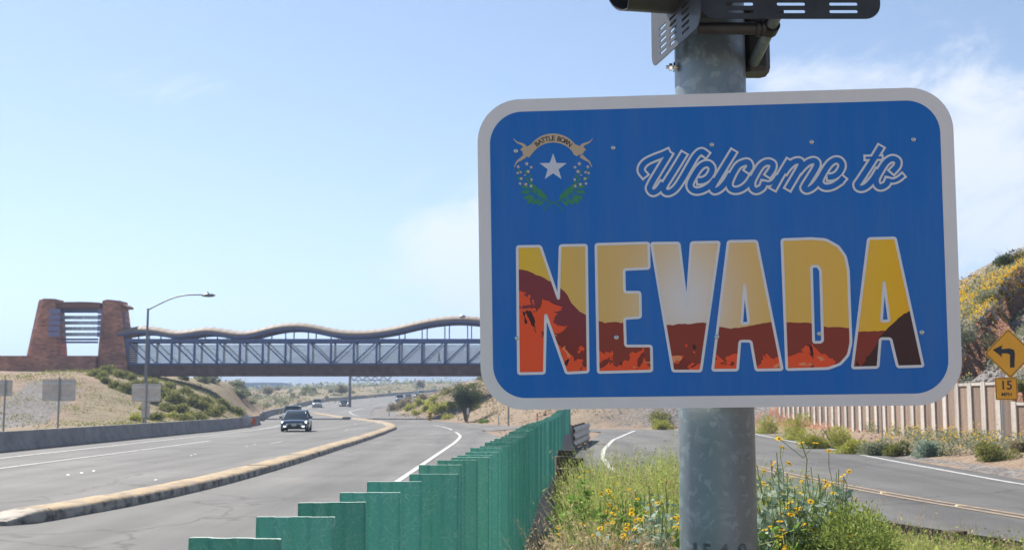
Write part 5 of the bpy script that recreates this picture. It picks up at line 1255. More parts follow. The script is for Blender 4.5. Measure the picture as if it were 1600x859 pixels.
# ------------------------------------------------------------------ foliage helpers
def quads(pos, dirs, nrm, L_, W_):
    """leaf-shaped quads: pos base, dirs along, nrm facing; numpy (n,3)"""
    side = np.cross(dirs, nrm); side /= np.maximum(1e-6, np.linalg.norm(side, axis=1))[:, None]
    L_ = np.broadcast_to(L_, (len(pos),))[:, None]; W_ = np.broadcast_to(W_, (len(pos),))[:, None]
    a = pos; b = pos + dirs * L_ * .5 + side * W_ * .5; c = pos + dirs * L_; d = pos + dirs * L_ * .5 - side * W_ * .5
    return np.stack([a, b, c, d], 1).reshape(-1, 3)
def qmesh(name, vs, m_):
    n = len(vs) // 4; me = bpy.data.meshes.new(name); me.vertices.add(len(vs)); me.vertices.foreach_set('co', np.ascontiguousarray(vs, dtype=np.float32).ravel())
    me.loops.add(n * 4); me.loops.foreach_set('vertex_index', np.arange(n * 4, dtype=np.int32)); me.polygons.add(n); me.polygons.foreach_set('loop_start', np.arange(0, n * 4, 4, dtype=np.int32))
    me.update(calc_edges=True); me.materials.append(m_); return me
def unit_vec(n, g, zb=0.0):
    v = g.normal(size=(n, 3)); v[:, 2] += zb; return v / np.linalg.norm(v, axis=1)[:, None]
def crown(n, r, h, leaf, asp, seed, clumps=14, zmin=0.0, flat=.9, up=.4):
    """leaf cloud in clumps inside an ellipsoid of radius r, height h, standing on z=0"""
    g = np.random.default_rng(seed); c = unit_vec(clumps, g, .25); c[:, 2] = np.abs(c[:, 2]); rad = g.uniform(.45, .95, clumps)
    cen = c * np.array([r, r, h * .92]) * rad[:, None] * .72; cr = g.uniform(.2, .48, clumps) * min(r, h)
    k = g.integers(0, clumps, n); d = unit_vec(n, g); rr = g.uniform(.35, 1, n) ** .5
    pos = cen[k] + d * (cr[k] * rr)[:, None] * np.array([1, 1, .85]); pos[:, 2] = np.maximum(pos[:, 2], g.uniform(0.0, .12, n) * h + zmin)
    dirs = unit_vec(n, g, up) * .6 + d * .6; dirs /= np.linalg.norm(dirs, axis=1)[:, None]
    L_ = leaf * g.uniform(.6, 1.3, n); return quads(pos, dirs, unit_vec(n, g), L_, L_ * asp)
def twigs(r, h, n, seed, rad=.008):
    g = G(); q = random.Random(seed)
    for i in range(n):
        a = q.uniform(0, 6.283); t = q.uniform(.3, .85); e = Vector((math.cos(a) * r * t, math.sin(a) * r * t, h * q.uniform(.5, .95))); m_ = e * .5 + Vector((q.uniform(-.1, .1) * r, q.uniform(-.1, .1) * r, h * .1))
        g.tube([(0, 0, -.05), m_, e], [rad, rad * .7, rad * .3], 4, cap=False)
    return g
LM = dict(
 creosote=leaf_mat('leaf_creosote', (.13, .15, .045), (.32, .32, .11), .42), sage=leaf_mat('leaf_sage', (0.176, 0.203, 0.121), (0.365, 0.378, 0.257)), dark=leaf_mat('leaf_dark', (0.047, 0.068, 0.030), (0.115, 0.142, 0.068)),
 lime=leaf_mat('leaf_lime', (.23, .27, .05), (.52, .50, .12), .45), dry=leaf_mat('leaf_dry', (0.297, 0.216, 0.121), (0.567, 0.459, 0.297)), grass=leaf_mat('leaf_grass', (.17, .24, .05), (.47, .50, .17), .45), silver=leaf_mat('leaf_silver', (.16, .25, .17), (.48, .56, .46), .28),
 brush=leaf_mat('leaf_brush', (0.216, 0.176, 0.101), (0.405, 0.351, 0.216)), bright=leaf_mat('leaf_bright', (.11, .21, .04), (.34, .48, .13), .4))
M_TWIG = mat('twig', (.16, .12, .085), .9, var=.3, vscale=20); M_STEMG = mat('stem_green', (.17, .22, .06), .8); M_PETAL = leaf_mat('petal_yellow', (.75, .42, .01), (.95, .66, .03), .35); M_EYE = mat('flower_centre', (.30, .12, .015), .9)
def shrub(name, label, loc, r, h, kind, n, leaf, asp, seed, group=None, cat='shrub', clumps=14, ntw=14, tw=.012):
    root = empty(name, loc, label, cat, group)
    link('foliage', qmesh('foliage', crown(n, r, h, leaf, asp, seed, clumps), LM[kind]), None, root)
    link('stems', twigs(r, h, ntw, seed, tw).mesh('stems', fix=False), M_TWIG, root)
    return root

# prototypes for hillside scrub, kept by being placed themselves
def scatter(kind, label, group, spots, n, leaf, asp, protos=3, name='desert_shrub', clumps=12, nth=None):
    """spots: (x, y, radius, height); nth: label pattern with the place counted from the left"""
    pr = []; spots = sorted(spots, key=lambda p: p[0] / p[1])
    for i, (x, y, r, h) in enumerate(spots):
        loc = (x, y, lz(x, y) - .05 * h)
        if i < protos:
            o = shrub(name, label, loc, 1.0, 1.0, kind, n, leaf, asp, 100 + i * 7 + len(kind) * 13, group, clumps=clumps, ntw=10, tw=.015); pr.append(o)
        else:
            o = copy_tree(pr[i % protos]); o.location = loc
        if nth: o['label'] = nth % ORD[i]
        o.rotation_euler = (0, 0, rnd.uniform(0, 6.28)); o.scale = (r, r, h)
def hill_pt(u, v, ya, yb, n=500):
    d = ray(u, v); ys = np.linspace(ya, yb, n); px = EYE.x + d.x / d.y * ys; pz = EYE.z + d.z / d.y * ys; z = land(px, ys); k = np.argmax(z > pz)
    return (float(px[k]), float(ys[k])) if z[k] > pz[k] else None
def spots_px(lst, ya, yb):
    out = []
    for u, v, wpx, hpx in lst:
        p = hill_pt(u, v, ya, yb)
        if p: s = F / p[1]; out.append((p[0], p[1], wpx / s / 2 * 1.3, hpx / s * 1.15))
    return out
# left bank below the tower and under the bridge
A_ = [(150, 588, 26, 14), (170, 585, 30, 18), (190, 590, 26, 16), (165, 598, 20, 12), (178, 606, 22, 14), (205, 594, 18, 12), (195, 612, 30, 17), (215, 618, 24, 14), (240, 606, 26, 16), (262, 610, 24, 15), (255, 622, 34, 20), (275, 630, 36, 22), (300, 634, 30, 18), (290, 616, 24, 14), (318, 640, 28, 18), (340, 645, 26, 16), (262, 642, 30, 16), (240, 655, 36, 14), (285, 656, 40, 12), (310, 655, 34, 14), (355, 640, 24, 14), (370, 648, 26, 16), (230, 590, 14, 9), (225, 604, 22, 13), (282, 644, 30, 17), (330, 650, 30, 15), (303, 625, 22, 13), (158, 592, 22, 13), (212, 604, 24, 14), (236, 628, 30, 16), (268, 621, 26, 15), (322, 631, 24, 14), (345, 633, 22, 13)]
scatter('creosote', 'olive creosote bush on the bank between the barrier and the footbridge', 'bushes on the left bank', spots_px(A_, 60, 160), 1700, .15, .45, nth='olive creosote bush on the bank under the brick tower, %s from the left')
B_ = [(212, 656, 26, 13), (268, 652, 22, 11), (300, 652, 24, 9), (222, 640, 18, 10), (330, 622, 20, 12)]
scatter('lime', 'bright yellow-green low bush close behind the left barrier', 'low bright bushes behind the left barrier', spots_px(B_, 60, 130), 1500, .15, .4, nth='bright yellow-green low bush behind the left barrier, %s from the left')
# plain beyond the bridge
q = random.Random(5); C_ = []
for i in range(130):
    y = q.uniform(150, 420); xl = float(ev(T_XL, y)); x = xl - q.uniform(3, 75) * (y / 260); r = q.uniform(.7, 2.0); C_.append((x, y, r, r * q.uniform(.8, 1.4)))
scatter('sage', 'grey-green desert bush on the plain beyond the footbridge', 'bushes on the far plain', C_, 900, .2, .5, 4)
# right hillside
D_ = []
for i in range(60):
    y = q.uniform(112, 330); x = float(np.interp(y, [p[1] for p in HILL[4:]], [p[0] for p in HILL[4:]])) + q.uniform(1.5, 22); r = q.uniform(.5, 1.3); D_.append((x, y, r, r * q.uniform(.7, 1.2)))
scatter('creosote', 'olive bush on the slope right of the far highway', 'bushes on the far right slope', D_, 1200, .17, .45)
E_ = [(690, 644, 34, 20), (707, 640, 26, 16), (722, 632, 22, 14), (700, 655, 26, 10), (740, 640, 24, 18), (668, 641, 22, 16), (655, 634, 22, 14), (640, 641, 18, 12), (652, 648, 22, 10), (676, 628, 20, 12), (742, 622, 20, 14)]
scatter('lime', 'yellow-green bush low on the slope by the highway junction', 'bushes by the highway junction', spots_px(E_, 100, 260), 1300, .17, .4, nth='yellow-green bush on the slope around the dark tree, %s from the left')
Fb = [(615, 642, 22, 14), (627, 638, 22, 16), (640, 632, 22, 14), (660, 625, 24, 12)]
scatter('brush', 'dry reddish brush at the gravel corner of the highway bend', 'dry brush at the highway bend', spots_px(Fb, 150, 330), 1100, .2, .3, nth='dry reddish brush at the gravel bend of the highway, %s from the left')
# dark roadside tree left of the sign
pt = hill_pt(728, 659, 90, 160) or (-5, 120)
tree = empty('desert_tree', (pt[0], pt[1], lz(*pt) - .1), 'dark multi-stemmed mesquite tree beside the junction, left of the welcome sign', 'tree')
s = F / pt[1]; Ht = 60 / s; Rt = 30 / s; tr = G(); qq = random.Random(3); tips = []
for i in range(9):
    a = qq.uniform(0, 6.283); e = Vector((math.cos(a) * Rt * qq.uniform(.35, .8), math.sin(a) * Rt * qq.uniform(.3, .7), Ht * qq.uniform(.55, .85))); mid = Vector((e.x * .35, e.y * .35, e.z * .45)); tr.tube([(0, 0, -.1), mid, e], [.10, .07, .02], 6, cap=False)
    for k in range(4):
        f = mid.lerp(e, qq.uniform(.2, 1)); t2 = f + Vector((qq.uniform(-1, 1), qq.uniform(-1, 1), qq.uniform(.2, 1.2))) * Rt * .35; tr.tube([f, t2], [.03, .008], 4, cap=False); tips += [f.lerp(t2, .5), t2]
    tips.append(e)
tr.obj('trunk', M_TWIG, tree, fix=False)
g_ = np.random.default_rng(77); tp_ = np.array([tuple(t) for t in tips]); kk = g_.integers(0, len(tp_), 9000); sprd = g_.normal(size=(9000, 3)) * Rt * .17; pos = tp_[kk] + sprd; pos[:, 2] = np.clip(pos[:, 2], .3, Ht); dirs = unit_vec(9000, g_, .6)
link('crown', qmesh('crown', quads(pos, dirs, unit_vec(9000, g_), g_.uniform(.1, .24, 9000), .06), LM['dark']), None, tree)
def one(u, v, ya, yb, wpx, hpx, kind, label, n=2500, leaf=.12, asp=.4, name='desert_shrub', seed=1, clumps=14, cat='shrub', Y=None):
    p = hill_pt(u, v, ya, yb) if Y is None else ((u - CX) / F * Y, Y)
    if not p: print('no hit', label); return
    s = F / p[1]; return shrub(name, label, (p[0], p[1], lz(*p) - .05), wpx / s / 2 * 1.3, hpx / s * 1.15, kind, n, leaf, asp, seed, cat=cat, clumps=clumps)
one(757, 661, 85, 130, 20, 9, 'bright', 'small round green bush right of the dark roadside tree', 1600, seed=8)
one(1034, 671, 80, 115, 44, 18, 'lime', 'low yellow-green bush just left of the pole across the ramp', 3000, seed=9)
one(1032, 660, 85, 125, 46, 24, 'creosote', 'olive bush behind the low yellow-green bush left of the pole', 2600, seed=10)
# shrubs along the foot of the panel wall
for i, (u, v, wp, hp, kd, lb) in enumerate((
 (1194, 670, 34, 20, 'lime', 'yellowish bush close to the right side of the pole, by the wall'), (1243, 679, 44, 34, 'lime', 'tall yellow-green bush at the foot of the panel wall nearest the pole'), (1266, 690, 40, 26, 'lime', 'yellowish low bush in front of the tall yellow-green bush by the wall'),
 (1302, 690, 44, 34, 'lime', 'broad green bush at the wall, third along from the pole'), (1326, 697, 42, 24, 'lime', 'yellow-green mound of brush between the broad green bush and the thin post'), (1360, 699, 40, 20, 'sage', 'low sage bush at the foot of the thin dark post'),
 (1397, 700, 36, 18, 'creosote', 'low olive bush just right of the thin dark post'), (1444, 703, 40, 22, 'silver', 'round blue-grey bush among the yellow flowers by the wall'), (1497, 686, 40, 34, 'sage', 'tall wispy sage bush against the panel wall under the sign corner'), (1545, 712, 50, 22, 'creosote', 'green flowering bush just left of the amber sign post'), (1592, 708, 26, 20, 'brush', 'brownish bush at the right edge below the speed plate'))):
    one(u, v, 0, 0, wp * 1.3, hp * 1.6, kd, lb, 5200, .085, .35, seed=30 + i, Y=(2 - .25) * F / (v - HOR))
# crest shrubs on the right hill
one(1580, 414, 60, 140, 46, 26, 'dark', 'dark bush on the crest of the flowery hill at the right edge', 2600, .16, .35, seed=51, clumps=9)
one(1506, 429, 70, 140, 14, 9, 'dark', 'tiny dark bush on the crest just right of the sign', 600, .16, .35, seed=52)
one(1545, 470, 50, 130, 36, 18, 'sage', 'grey bush among the yellow flowers on the right hill', 1800, .12, .35, seed=53)
one(1555, 545, 45, 110, 44, 26, 'sage', 'pale green bush in the eroded gully beside the amber diamond', 2200, .12, .35, seed=54)
one(1592, 620, 45, 100, 24, 20, 'creosote', 'green bush behind the amber speed plate', 1400, .1, .35, seed=55)
# yellow flower drifts and stones: nobody could count these
def drift(name, label, cat, spots, m_, size, n, h, parent=None):
    g = np.random.default_rng(91 + len(spots)); P_ = []
    for (x, y, r) in spots:
        k = n; a = g.uniform(0, 6.283, k); rr = r * np.sqrt(g.uniform(0, 1, k)); P_.append(np.stack([x + rr * np.cos(a), y + rr * np.sin(a)], 1))
    P_ = np.concatenate(P_); z = land(P_[:, 0], P_[:, 1]) + g.uniform(.05, h, len(P_)); pos = np.column_stack([P_, z]); nn = len(pos)
    o = link(name, qmesh(name, quads(pos, unit_vec(nn, g), unit_vec(nn, g, .8), g.uniform(.6, 1.3, nn) * size, size * .9), m_)); o['kind'] = 'stuff'; o['label'] = label; o['category'] = cat; return o
fs = []
for i in range(90):
    u = q.uniform(1490, 1640); v = 470 - (u - 1500) * .42 + q.gauss(0, 17)
    p = hill_pt(u, v, 48, 140)
    if p: fs.append((p[0], p[1], q.uniform(.3, 1.0)))
for i in range(60):
    u = q.uniform(1490, 1640); v = 490 - (u - 1500) * .4 + q.gauss(0, 30); p = hill_pt(u, v, 48, 140)
    if p: fs.append((p[0], p[1], q.uniform(.3, .7)))
drift('hillside_flowers', 'yellow wildflowers spread over the right hillside', 'flowers', fs, M_PETAL, .075, 46, .35)
drift('hillside_herbs', 'dry grey-green herbs among the hillside flowers', 'herbs', [(x + q.uniform(-2, 2), y + q.uniform(-2, 2), r * 2) for x, y, r in fs], LM['sage'], .16, 40, .22)
fw = []
for i in range(110):
    u = q.uniform(1355, 1610); v = q.uniform(672, 700) + (u - 1400) * .06; Y = 1.7 * F / (v - HOR); fw.append(((u - CX) / F * Y, Y, .35))
drift('wall_flowers', 'yellow wildflowers along the foot of the panel wall', 'flowers', fw, M_PETAL, .07, 9, .75)
drift('wall_herbs', 'green stalks of the wildflowers along the wall', 'herbs', fw, LM['sage'], .075, 90, .5)
# verge scrub and dry herbs on the slopes
hs_ = [(x_, y_, 2.4) for x_, y_ in [(float(np.interp(y_, [p[1] for p in HILL[4:]], [p[0] for p in HILL[4:]])) + q.uniform(0, 16), y_) for y_ in [q.uniform(98, 260) for _ in range(260)]]]
drift('slope_herbs', 'dry herbs and small plants covering the right slope', 'herbs', hs_, LM['brush'], .2, 50, .3)
ls_ = []
for i in range(300):
    y_ = q.uniform(75, 150); x_ = q.uniform(-52, float(ev(T_XL, y_)) - 2)
    if x_ > -44 + (100 - y_) * .25: ls_.append((x_, y_, 1.6))
drift('bank_herbs', 'small dry plants covering the bank behind the left barrier', 'herbs', ls_, LM['creosote'], .13, 40, .28)
pl = []
for i in range(420):
    y_ = q.uniform(180, 700); pl.append((float(ev(T_XL, y_)) - q.uniform(2, 130) * (y_ / 300), y_, 4.5))
drift('plain_scrub', 'grey scrub covering the plain beyond the footbridge', 'scrub', pl, LM['sage'], .5, 36, .9)
drift('plain_brush', 'brown dry brush covering the plain beyond the footbridge', 'scrub', [(x + q.uniform(-9, 9), y + q.uniform(-9, 9), 5) for x, y, r in pl], LM['brush'], .5, 36, .8)
far_ = []
for i in range(300):
    y_ = q.uniform(420, 1100); far_.append((q.uniform(-.35, .05) * y_, y_, 14))
drift('distant_scrub', 'far grey-green scrub on the low hills', 'scrub', far_, LM['sage'], 1.1, 30, 2.0)
# stones on the hill
def stones(name, label, spots, m_):
    g = np.random.default_rng(8); ico = bmesh.new(); bmesh.ops.create_icosphere(ico, subdivisions=1, radius=1); bv = np.array([v.co[:] for v in ico.verts]); bf = np.array([[v.index for v in f.verts] for f in ico.faces]); ico.free()
    V, Fc = [], []
    for i, (x, y, r) in enumerate(spots):
        sc = g.uniform(.6, 1.2, 3) * r; vv = bv * sc * (1 + g.uniform(-.22, .22, (len(bv), 1))); V.append(vv + [x, y, lz(x, y) + r * .2]); Fc.append(bf + i * len(bv))
    G_ = G(); G_.v = [tuple(v) for v in np.concatenate(V)]; G_.f = [tuple(int(k) for k in f) for f in np.concatenate(Fc)]
    o = G_.obj(name, m_, None, fix=False); o['kind'] = 'stuff'; o['label'] = label; o['category'] = 'stones'
M_STONE = mat('hill_stone', (.36, .32, .29), .9, col2=(.18, .165, .155), vscale=.9, bump=.4, bscale=20)
ss = []
for i in range(1500):
    u = q.uniform(1495, 1640); v = q.uniform(430, 635)
    if abs(v - (545 - (u - 1550) * 1.05)) < 22: continue
    p = hill_pt(u, v, 44, 120, 220)
    if p and p[0] > 19.9: ss.append((p[0], p[1], min(.24, .04 + abs(q.gauss(0, .055)))))
stones('hillside_stones', 'grey stones covering the right hillside', ss, M_STONE)
st2 = [(q.uniform(15.5, 19), q.uniform(40, 80), q.uniform(.03, .1)) for _ in range(120)] + [(q.uniform(-1, 3), q.uniform(64, 84), q.uniform(.02, .07)) for _ in range(120)]
stones('verge_stones', 'small stones along the dirt verges', st2, M_STONE)

# ------------------------------------------------------------------ foreground flowers
def flower_mesh(r):
    g = G(); n = 11
    for k in range(n):
        a = 2 * math.pi * k / n; d = Vector((math.cos(a), math.sin(a), 0)); s_ = Vector((-d.y, d.x, 0)); b = d * r * .25; e = d * r + Vector((0, 0, -.12 * r)); m_ = d * r * .7 + Vector((0, 0, .03 * r)); g.add([b, m_ + s_ * r * .2, e, m_ - s_ * r * .2], [(0, 1, 2, 3)])
    me = g.mesh('flower', fix=False); me.materials.append(M_PETAL); me.materials.append(M_EYE); nf = len(me.polygons)
    bm = bmesh.new(); bm.from_mesh(me); geo = bmesh.ops.create_icosphere(bm, subdivisions=1, radius=r * .33, matrix=Matrix.Diagonal((1, 1, .5, 1)))
    for v in geo['verts']:
        for f in v.link_faces: f.material_index = 1
    bm.to_mesh(me); bm.free(); return me
FLM = flower_mesh(.019)
def brittlebush(label, loc, r, h, seed, nst, nleaf, leafL, fl, kind='silver', flh=.28, lean=(0, 0), zlow=.0):
    """leafy mound with long bare flower stalks"""
    root = empty('brittlebush', loc, label, 'shrub'); g = np.random.default_rng(seed); Q = random.Random(seed)
    st_ = G(); pos, dr = [], []
    for i in range(nst):
        a = Q.uniform(0, 6.283); rr = r * math.sqrt(Q.uniform(.02, 1)); e = Vector((rr * math.cos(a) + lean[0], rr * math.sin(a) + lean[1], h * Q.uniform(.66, 1.06) * (1 - .26 * (rr / r) ** 2))); m_ = Vector((e.x * .45, e.y * .45, e.z * .55))
        pts = smooth_path([(e.x * .1, e.y * .1, -.05), m_, e], 5); st_.tube(pts, [.006] * 4 + [.004] * 4 + [.0025] * (len(pts) - 8), 4, cap=False)
        k = nleaf
        for j in range(k):
            t = Q.uniform(.25, 1.0); p = pts[min(len(pts) - 1, int(t * (len(pts) - 1)))]; pos.append(p + Vector((Q.gauss(0, .012), Q.gauss(0, .012), Q.gauss(0, .012)))); dr.append((Q.gauss(0, 1), Q.gauss(0, 1), Q.gauss(.45, .5)))
        if i < fl:
            f0 = pts[-1]; tip = f0 + Vector((Q.gauss(0, .05), Q.gauss(0, .05), flh * Q.uniform(.5, 1.1))); st_.tube([f0, f0.lerp(tip, .5) + Vector((Q.gauss(0, .012), Q.gauss(0, .012), 0)), tip], .0021, 4, cap=False)
            for b in range(Q.choice((1, 1, 2, 3))):
                t2 = tip if b == 0 else f0.lerp(tip, Q.uniform(.55, .9)) + Vector((Q.gauss(0, .04), Q.gauss(0, .04), Q.uniform(.02, .07)))
                if b: st_.tube([f0.lerp(tip, .55), t2], .0016, 4, cap=False)
                o = link('flower', FLM, None, root, t2); o.rotation_euler = (Q.uniform(-.7, .9), Q.uniform(-.7, .7), Q.uniform(0, 6)); sc = Q.uniform(.7, 1.15); o.scale = (sc,) * 3
    link('stems', st_.mesh('stems', fix=False), M_STEMG, root)
    pos = np.array([tuple(p) for p in pos]); dr = np.array(dr); dr /= np.linalg.norm(dr, axis=1)[:, None]; L_ = leafL * g.uniform(.55, 1.25, len(pos))
    fo = link('foliage', qmesh('foliage', quads(pos, dr, unit_vec(len(pos), g, .6), L_, L_ * .55), LM[kind]), None, root); fo['kind'] = 'stuff'
    return root
def gz(x, y): return lz(x, y) - .02
def FB(label, u, vtop, Y, r, seed, nst, nleaf, leafL, fl, kind='silver', flh=.26, hsub=.0):
    x = (u - CX) / F * Y; z0 = gz(x, Y); ht = at(u, vtop, Y).z - z0
    return brittlebush(label, (x, Y, z0), r, ht - hsub, seed, nst, nleaf, leafL, fl, kind, flh)
FB('tall brittlebush with silvery leaves and long flower stalks right of the pole', 1222, 722, 5.7, .27, 1, 110, 62, .054, 26, 'silver', .22)
FB('upright leafy brittlebush with yellow daisies, second right of the pole', 1286, 722, 6.3, .18, 2, 85, 62, .054, 13, 'silver', .16)
FB('small leafy brittlebush reaching over the guardrail, right of the flower clump', 1340, 792, 6.6, .16, 3, 34, 34, .042, 5, 'silver', .12)
FB('brittlebush with fresh green leaves low between the pole and the round bush', 1208, 800, 5.3, .2, 4, 50, 50, .05, 6, 'bright', .10)
FB('leafy brittlebush with many yellow daisies close to the left side of the pole', 1022, 776, 6.0, .26, 5, 80, 52, .044, 20, 'silver', .08)
FB('flowering brittlebush clump midway between the green screen and the pole', 985, 775, 6.6, .28, 6, 80, 50, .046, 22, 'bright', .09)
FB('green flowering weed at the left edge of the clump, beside the barrier', 915, 742, 9.2, .3, 7, 60, 52, .045, 6, 'bright', .05)
FB('grey-leaved brittlebush without flowers behind the daisies left of the pole', 1040, 760, 7.4, .3, 8, 70, 50, .04, 3, 'silver', .06)
FB('low grey-green brittlebush in front of the flowering clump, near the dry grass', 960, 815, 5.8, .22, 9, 60, 46, .04, 7, 'silver', .05)
FB('lush green brittlebush filling the gap left of the pole, behind the dry grass', 1000, 768, 7.9, .34, 10, 90, 52, .042, 12, 'bright', .06)
FB('broad green brittlebush half hidden by the left side of the pole', 1052, 792, 6.5, .24, 11, 80, 52, .042, 10, 'bright', .06)
FB('green brittlebush left of the daisy clump, closest to the concrete barrier', 935, 790, 7.0, .26, 12, 70, 50, .042, 8, 'bright', .05)
FB('dense silvery brittlebush at the very foot of the right side of the pole', 1190, 770, 5.6, .2, 13, 90, 60, .052, 8, 'silver', .10)
FB('leafy green brittlebush between the silvery clumps right of the pole', 1252, 770, 6.0, .2, 14, 80, 52, .044, 8, 'bright', .10)
# grassy herbs: fine stalks
def herbs(name, label, x0, x1, y0, y1, n, hfun, kind, seed, w=.006, lf_=1.0):
    g = np.random.default_rng(seed); X = g.uniform(x0, x1, n); Y = g.uniform(y0, y1, n); ok = X > ev(T_BC, Y) + .48; X, Y = X[ok], Y[ok]; n = len(X); Z = land(X, Y); H = hfun(X, Y) * g.uniform(.45, 1.05, n) * (1 + .55 * fbm(X, Y, .45, 2, seed + 40))
    b = np.column_stack([X, Y, Z]); bend = g.normal(size=(n, 2)) * .22; V = []
    for k in range(3):
        t0, t1 = k / 3, (k + 1) / 3
        f = lambda t: b + np.column_stack([bend[:, 0] * H * t * t, bend[:, 1] * H * t * t, H * t])
        A, B = f(t0), f(t1); wa = w * (1 - t0 * .8); wb = w * (1 - t1 * .8); sd_ = np.column_stack([np.ones(n), g.normal(size=n) * .0, np.zeros(n)])
        V.append(np.stack([A - sd_ * wa / 2, A + sd_ * wa / 2, B + sd_ * wb / 2, B - sd_ * wb / 2], 1))
    st_ = np.stack(V, 1).reshape(-1, 3)
    m = n * 8; k = g.integers(0, n, m); t = g.uniform(.2, 1, m) ** .8; pos = b[k] + np.column_stack([bend[k, 0] * H[k] * t * t, bend[k, 1] * H[k] * t * t, H[k] * t]); dd_ = unit_vec(m, g, .5)
    lf = quads(pos, dd_, unit_vec(m, g), g.uniform(.014, .040, m) * lf_, g.uniform(.006, .014, m) * lf_)
    o = link(name, qmesh(name, np.concatenate([st_, lf]), LM[kind])); o['kind'] = 'stuff'; o['label'] = label; o['category'] = 'grass'
herbs('green_herbs', 'fine green weeds filling the ground left of the pole', .25, 2.3, 6.4, 13.5, 16000, lambda x, y: .75 + .032 * np.maximum(0, y - 8) - .35 * np.clip(1.1 - (x - .028 * y) / .35, 0, 1), 'grass', 1)
herbs('dry_stalks', 'scattered straw-coloured stalks among the green weeds left of the pole', .3, 2.0, 6.0, 12, 1500, lambda x, y: .86 + .0 * x, 'dry', 8, .005)
herbs('dry_grass', 'pale dry grass in the lower left of the flower patch', .1, .70, 5.0, 6.6, 3000, lambda x, y: .80 + .0 * x, 'dry', 2, .004)
herbs('guardrail_weeds', 'green weeds in front of the low guardrail, right of the pole', 1.3, 4.2, 8.5, 12.5, 7000, lambda x, y: .36 + .0 * x, 'grass', 6)
herbs('verge_grass', 'thin green and straw grass at the lower right corner', 2.0, 4.4, 5.0, 9.0, 8000, lambda x, y: .62 + .07 * np.clip(6.5 - y, -3, 1), 'grass', 3)
herbs('verge_straw', 'straw-coloured stalks in the lower right corner', 1.9, 4.2, 5.0, 9.0, 1800, lambda x, y: .70 + .05 * np.clip(6.5 - y, -3, 1), 'dry', 4)
# round green bush lower right
x = (1325 - CX) / F * 5.4; z0 = gz(x, 5.4); hb = at(1325, 826, 5.4).z - z0
rb_ = empty('round_bush', (x, 5.4, z0), 'dense rounded green bush at the bottom right of the pole', 'shrub')
cv = crown(60000, .50, hb * 1.95, .020, .40, 12, 40, up=.9); link('foliage', qmesh('foliage', cv, leaf_mat('leaf_broom', (.14, .20, .045), (.34, .40, .12), .35)), None, rb_); rb_.children[0]['kind'] = 'stuff'; link('stems', twigs(.34, hb, 40, 4, .005).mesh('stems', fix=False), M_STEMG, rb_)
# dead twigs beside the barrier
tw_ = G(); Q = random.Random(4); x = (868 - CX) / F * 5.6
for i in range(16):
    a = Q.uniform(-2.6, .6); pts = [Vector((0, 0, 0))]
    for k in range(4): pts.append(pts[-1] + Vector((math.cos(a) * .09, Q.uniform(-.03, .05), Q.uniform(.0, .14))))
    tw_.tube(pts, [.004, .0035, .003, .002, .001], 4, cap=False)
o = tw_.obj('dead_twigs', mat('twig_pale', (.48, .42, .35), .9), None, fix=False, loc=(x + .12, 5.6, gz(x + .12, 5.6) + .12)); tag(o, 'pale bare dead twigs at the foot of the concrete barrier, lower left of the flowers', 'twigs')
# ------------------------------------------------------------------ small roadside things
M_WPOST = mat('marker_white', (.62, .62, .60), .6); M_YP = mat('marker_yellow', (.72, .40, .02), .6)
def post_at(u, v0, v1, Y, w, m_, name, label, cat='marker post'):
    p = at(u, v1, Y); z0 = lz(p.x, Y); h = at(u, v0, Y).z - z0
    root = empty(name, (p.x, Y, z0 - .1), label, cat); return root, h + .1
r_, h = post_at(731, 637, 660, 112, .1, M_WPOST, 'delineator_post', 'white roadside delineator at the foot of the dark tree')
G().box((0, 0, h * .35), (.07, .04, h * .7)).obj('post', M_POST, r_); flat('reflector_plate', [[rrect(.22, .62, .05, 4, 0, h - .31)]], M_WPOST, .03, r_, .012)
r_, h = post_at(779, 648, 661, 105, .1, M_WPOST, 'delineator_post', 'thin white delineator right of the small round bush'); G().loft([[(-.06, -.03, 0), (.06, -.03, 0), (.06, .03, 0), (-.06, .03, 0)], [(-.06, -.02, h), (.06, -.02, h), (.06, .02, h), (-.06, .02, h)]]).obj('post', M_WPOST, r_)
r_, h = post_at(559 + 49, 634, 645, 165, .1, M_WPOST, 'delineator_post', 'tiny white marker post at the gravel bend'); G().box((0, 0, h / 2), (.12, .05, h)).obj('post', M_WPOST, r_)
r_, h = post_at(794.5, 600, 664, 103, .1, M_LAMP, 'steel_post', 'dark steel sign post half hidden behind the lower left sign corner', 'post'); G().tube([(0, 0, 0), (0, 0, h)], .075, 10).obj('shaft', M_POST, r_); flat('sign_panel', [[rrect(1.5, .9, .05, 4, 0, h - .5)]], M_SBACK, .08, r_, .01)
r_, h = post_at(672, 644, 656, 128, .1, M_YP, 'object_marker', 'small yellow and black striped marker by the junction', 'marker')
G().box((0, .03, h * .4), (.06, .05, h * .8)).obj('post', M_POST, r_); mk = flat('marker_plate', [[rrect(.38, h * .78, .03, 3, 0, h * .6)]], M_YP, 0, r_, .012)
for k in range(3): z_ = h * (.32 + .22 * k); flat('stripe', [[[(-.17, z_), (.17, z_ + .14), (.17, z_ + .25), (-.17, z_ + .11)]]], M_BLK, .003, mk)
M_CONEO = mat('channelizer_orange', (.80, .12, .025), .55)
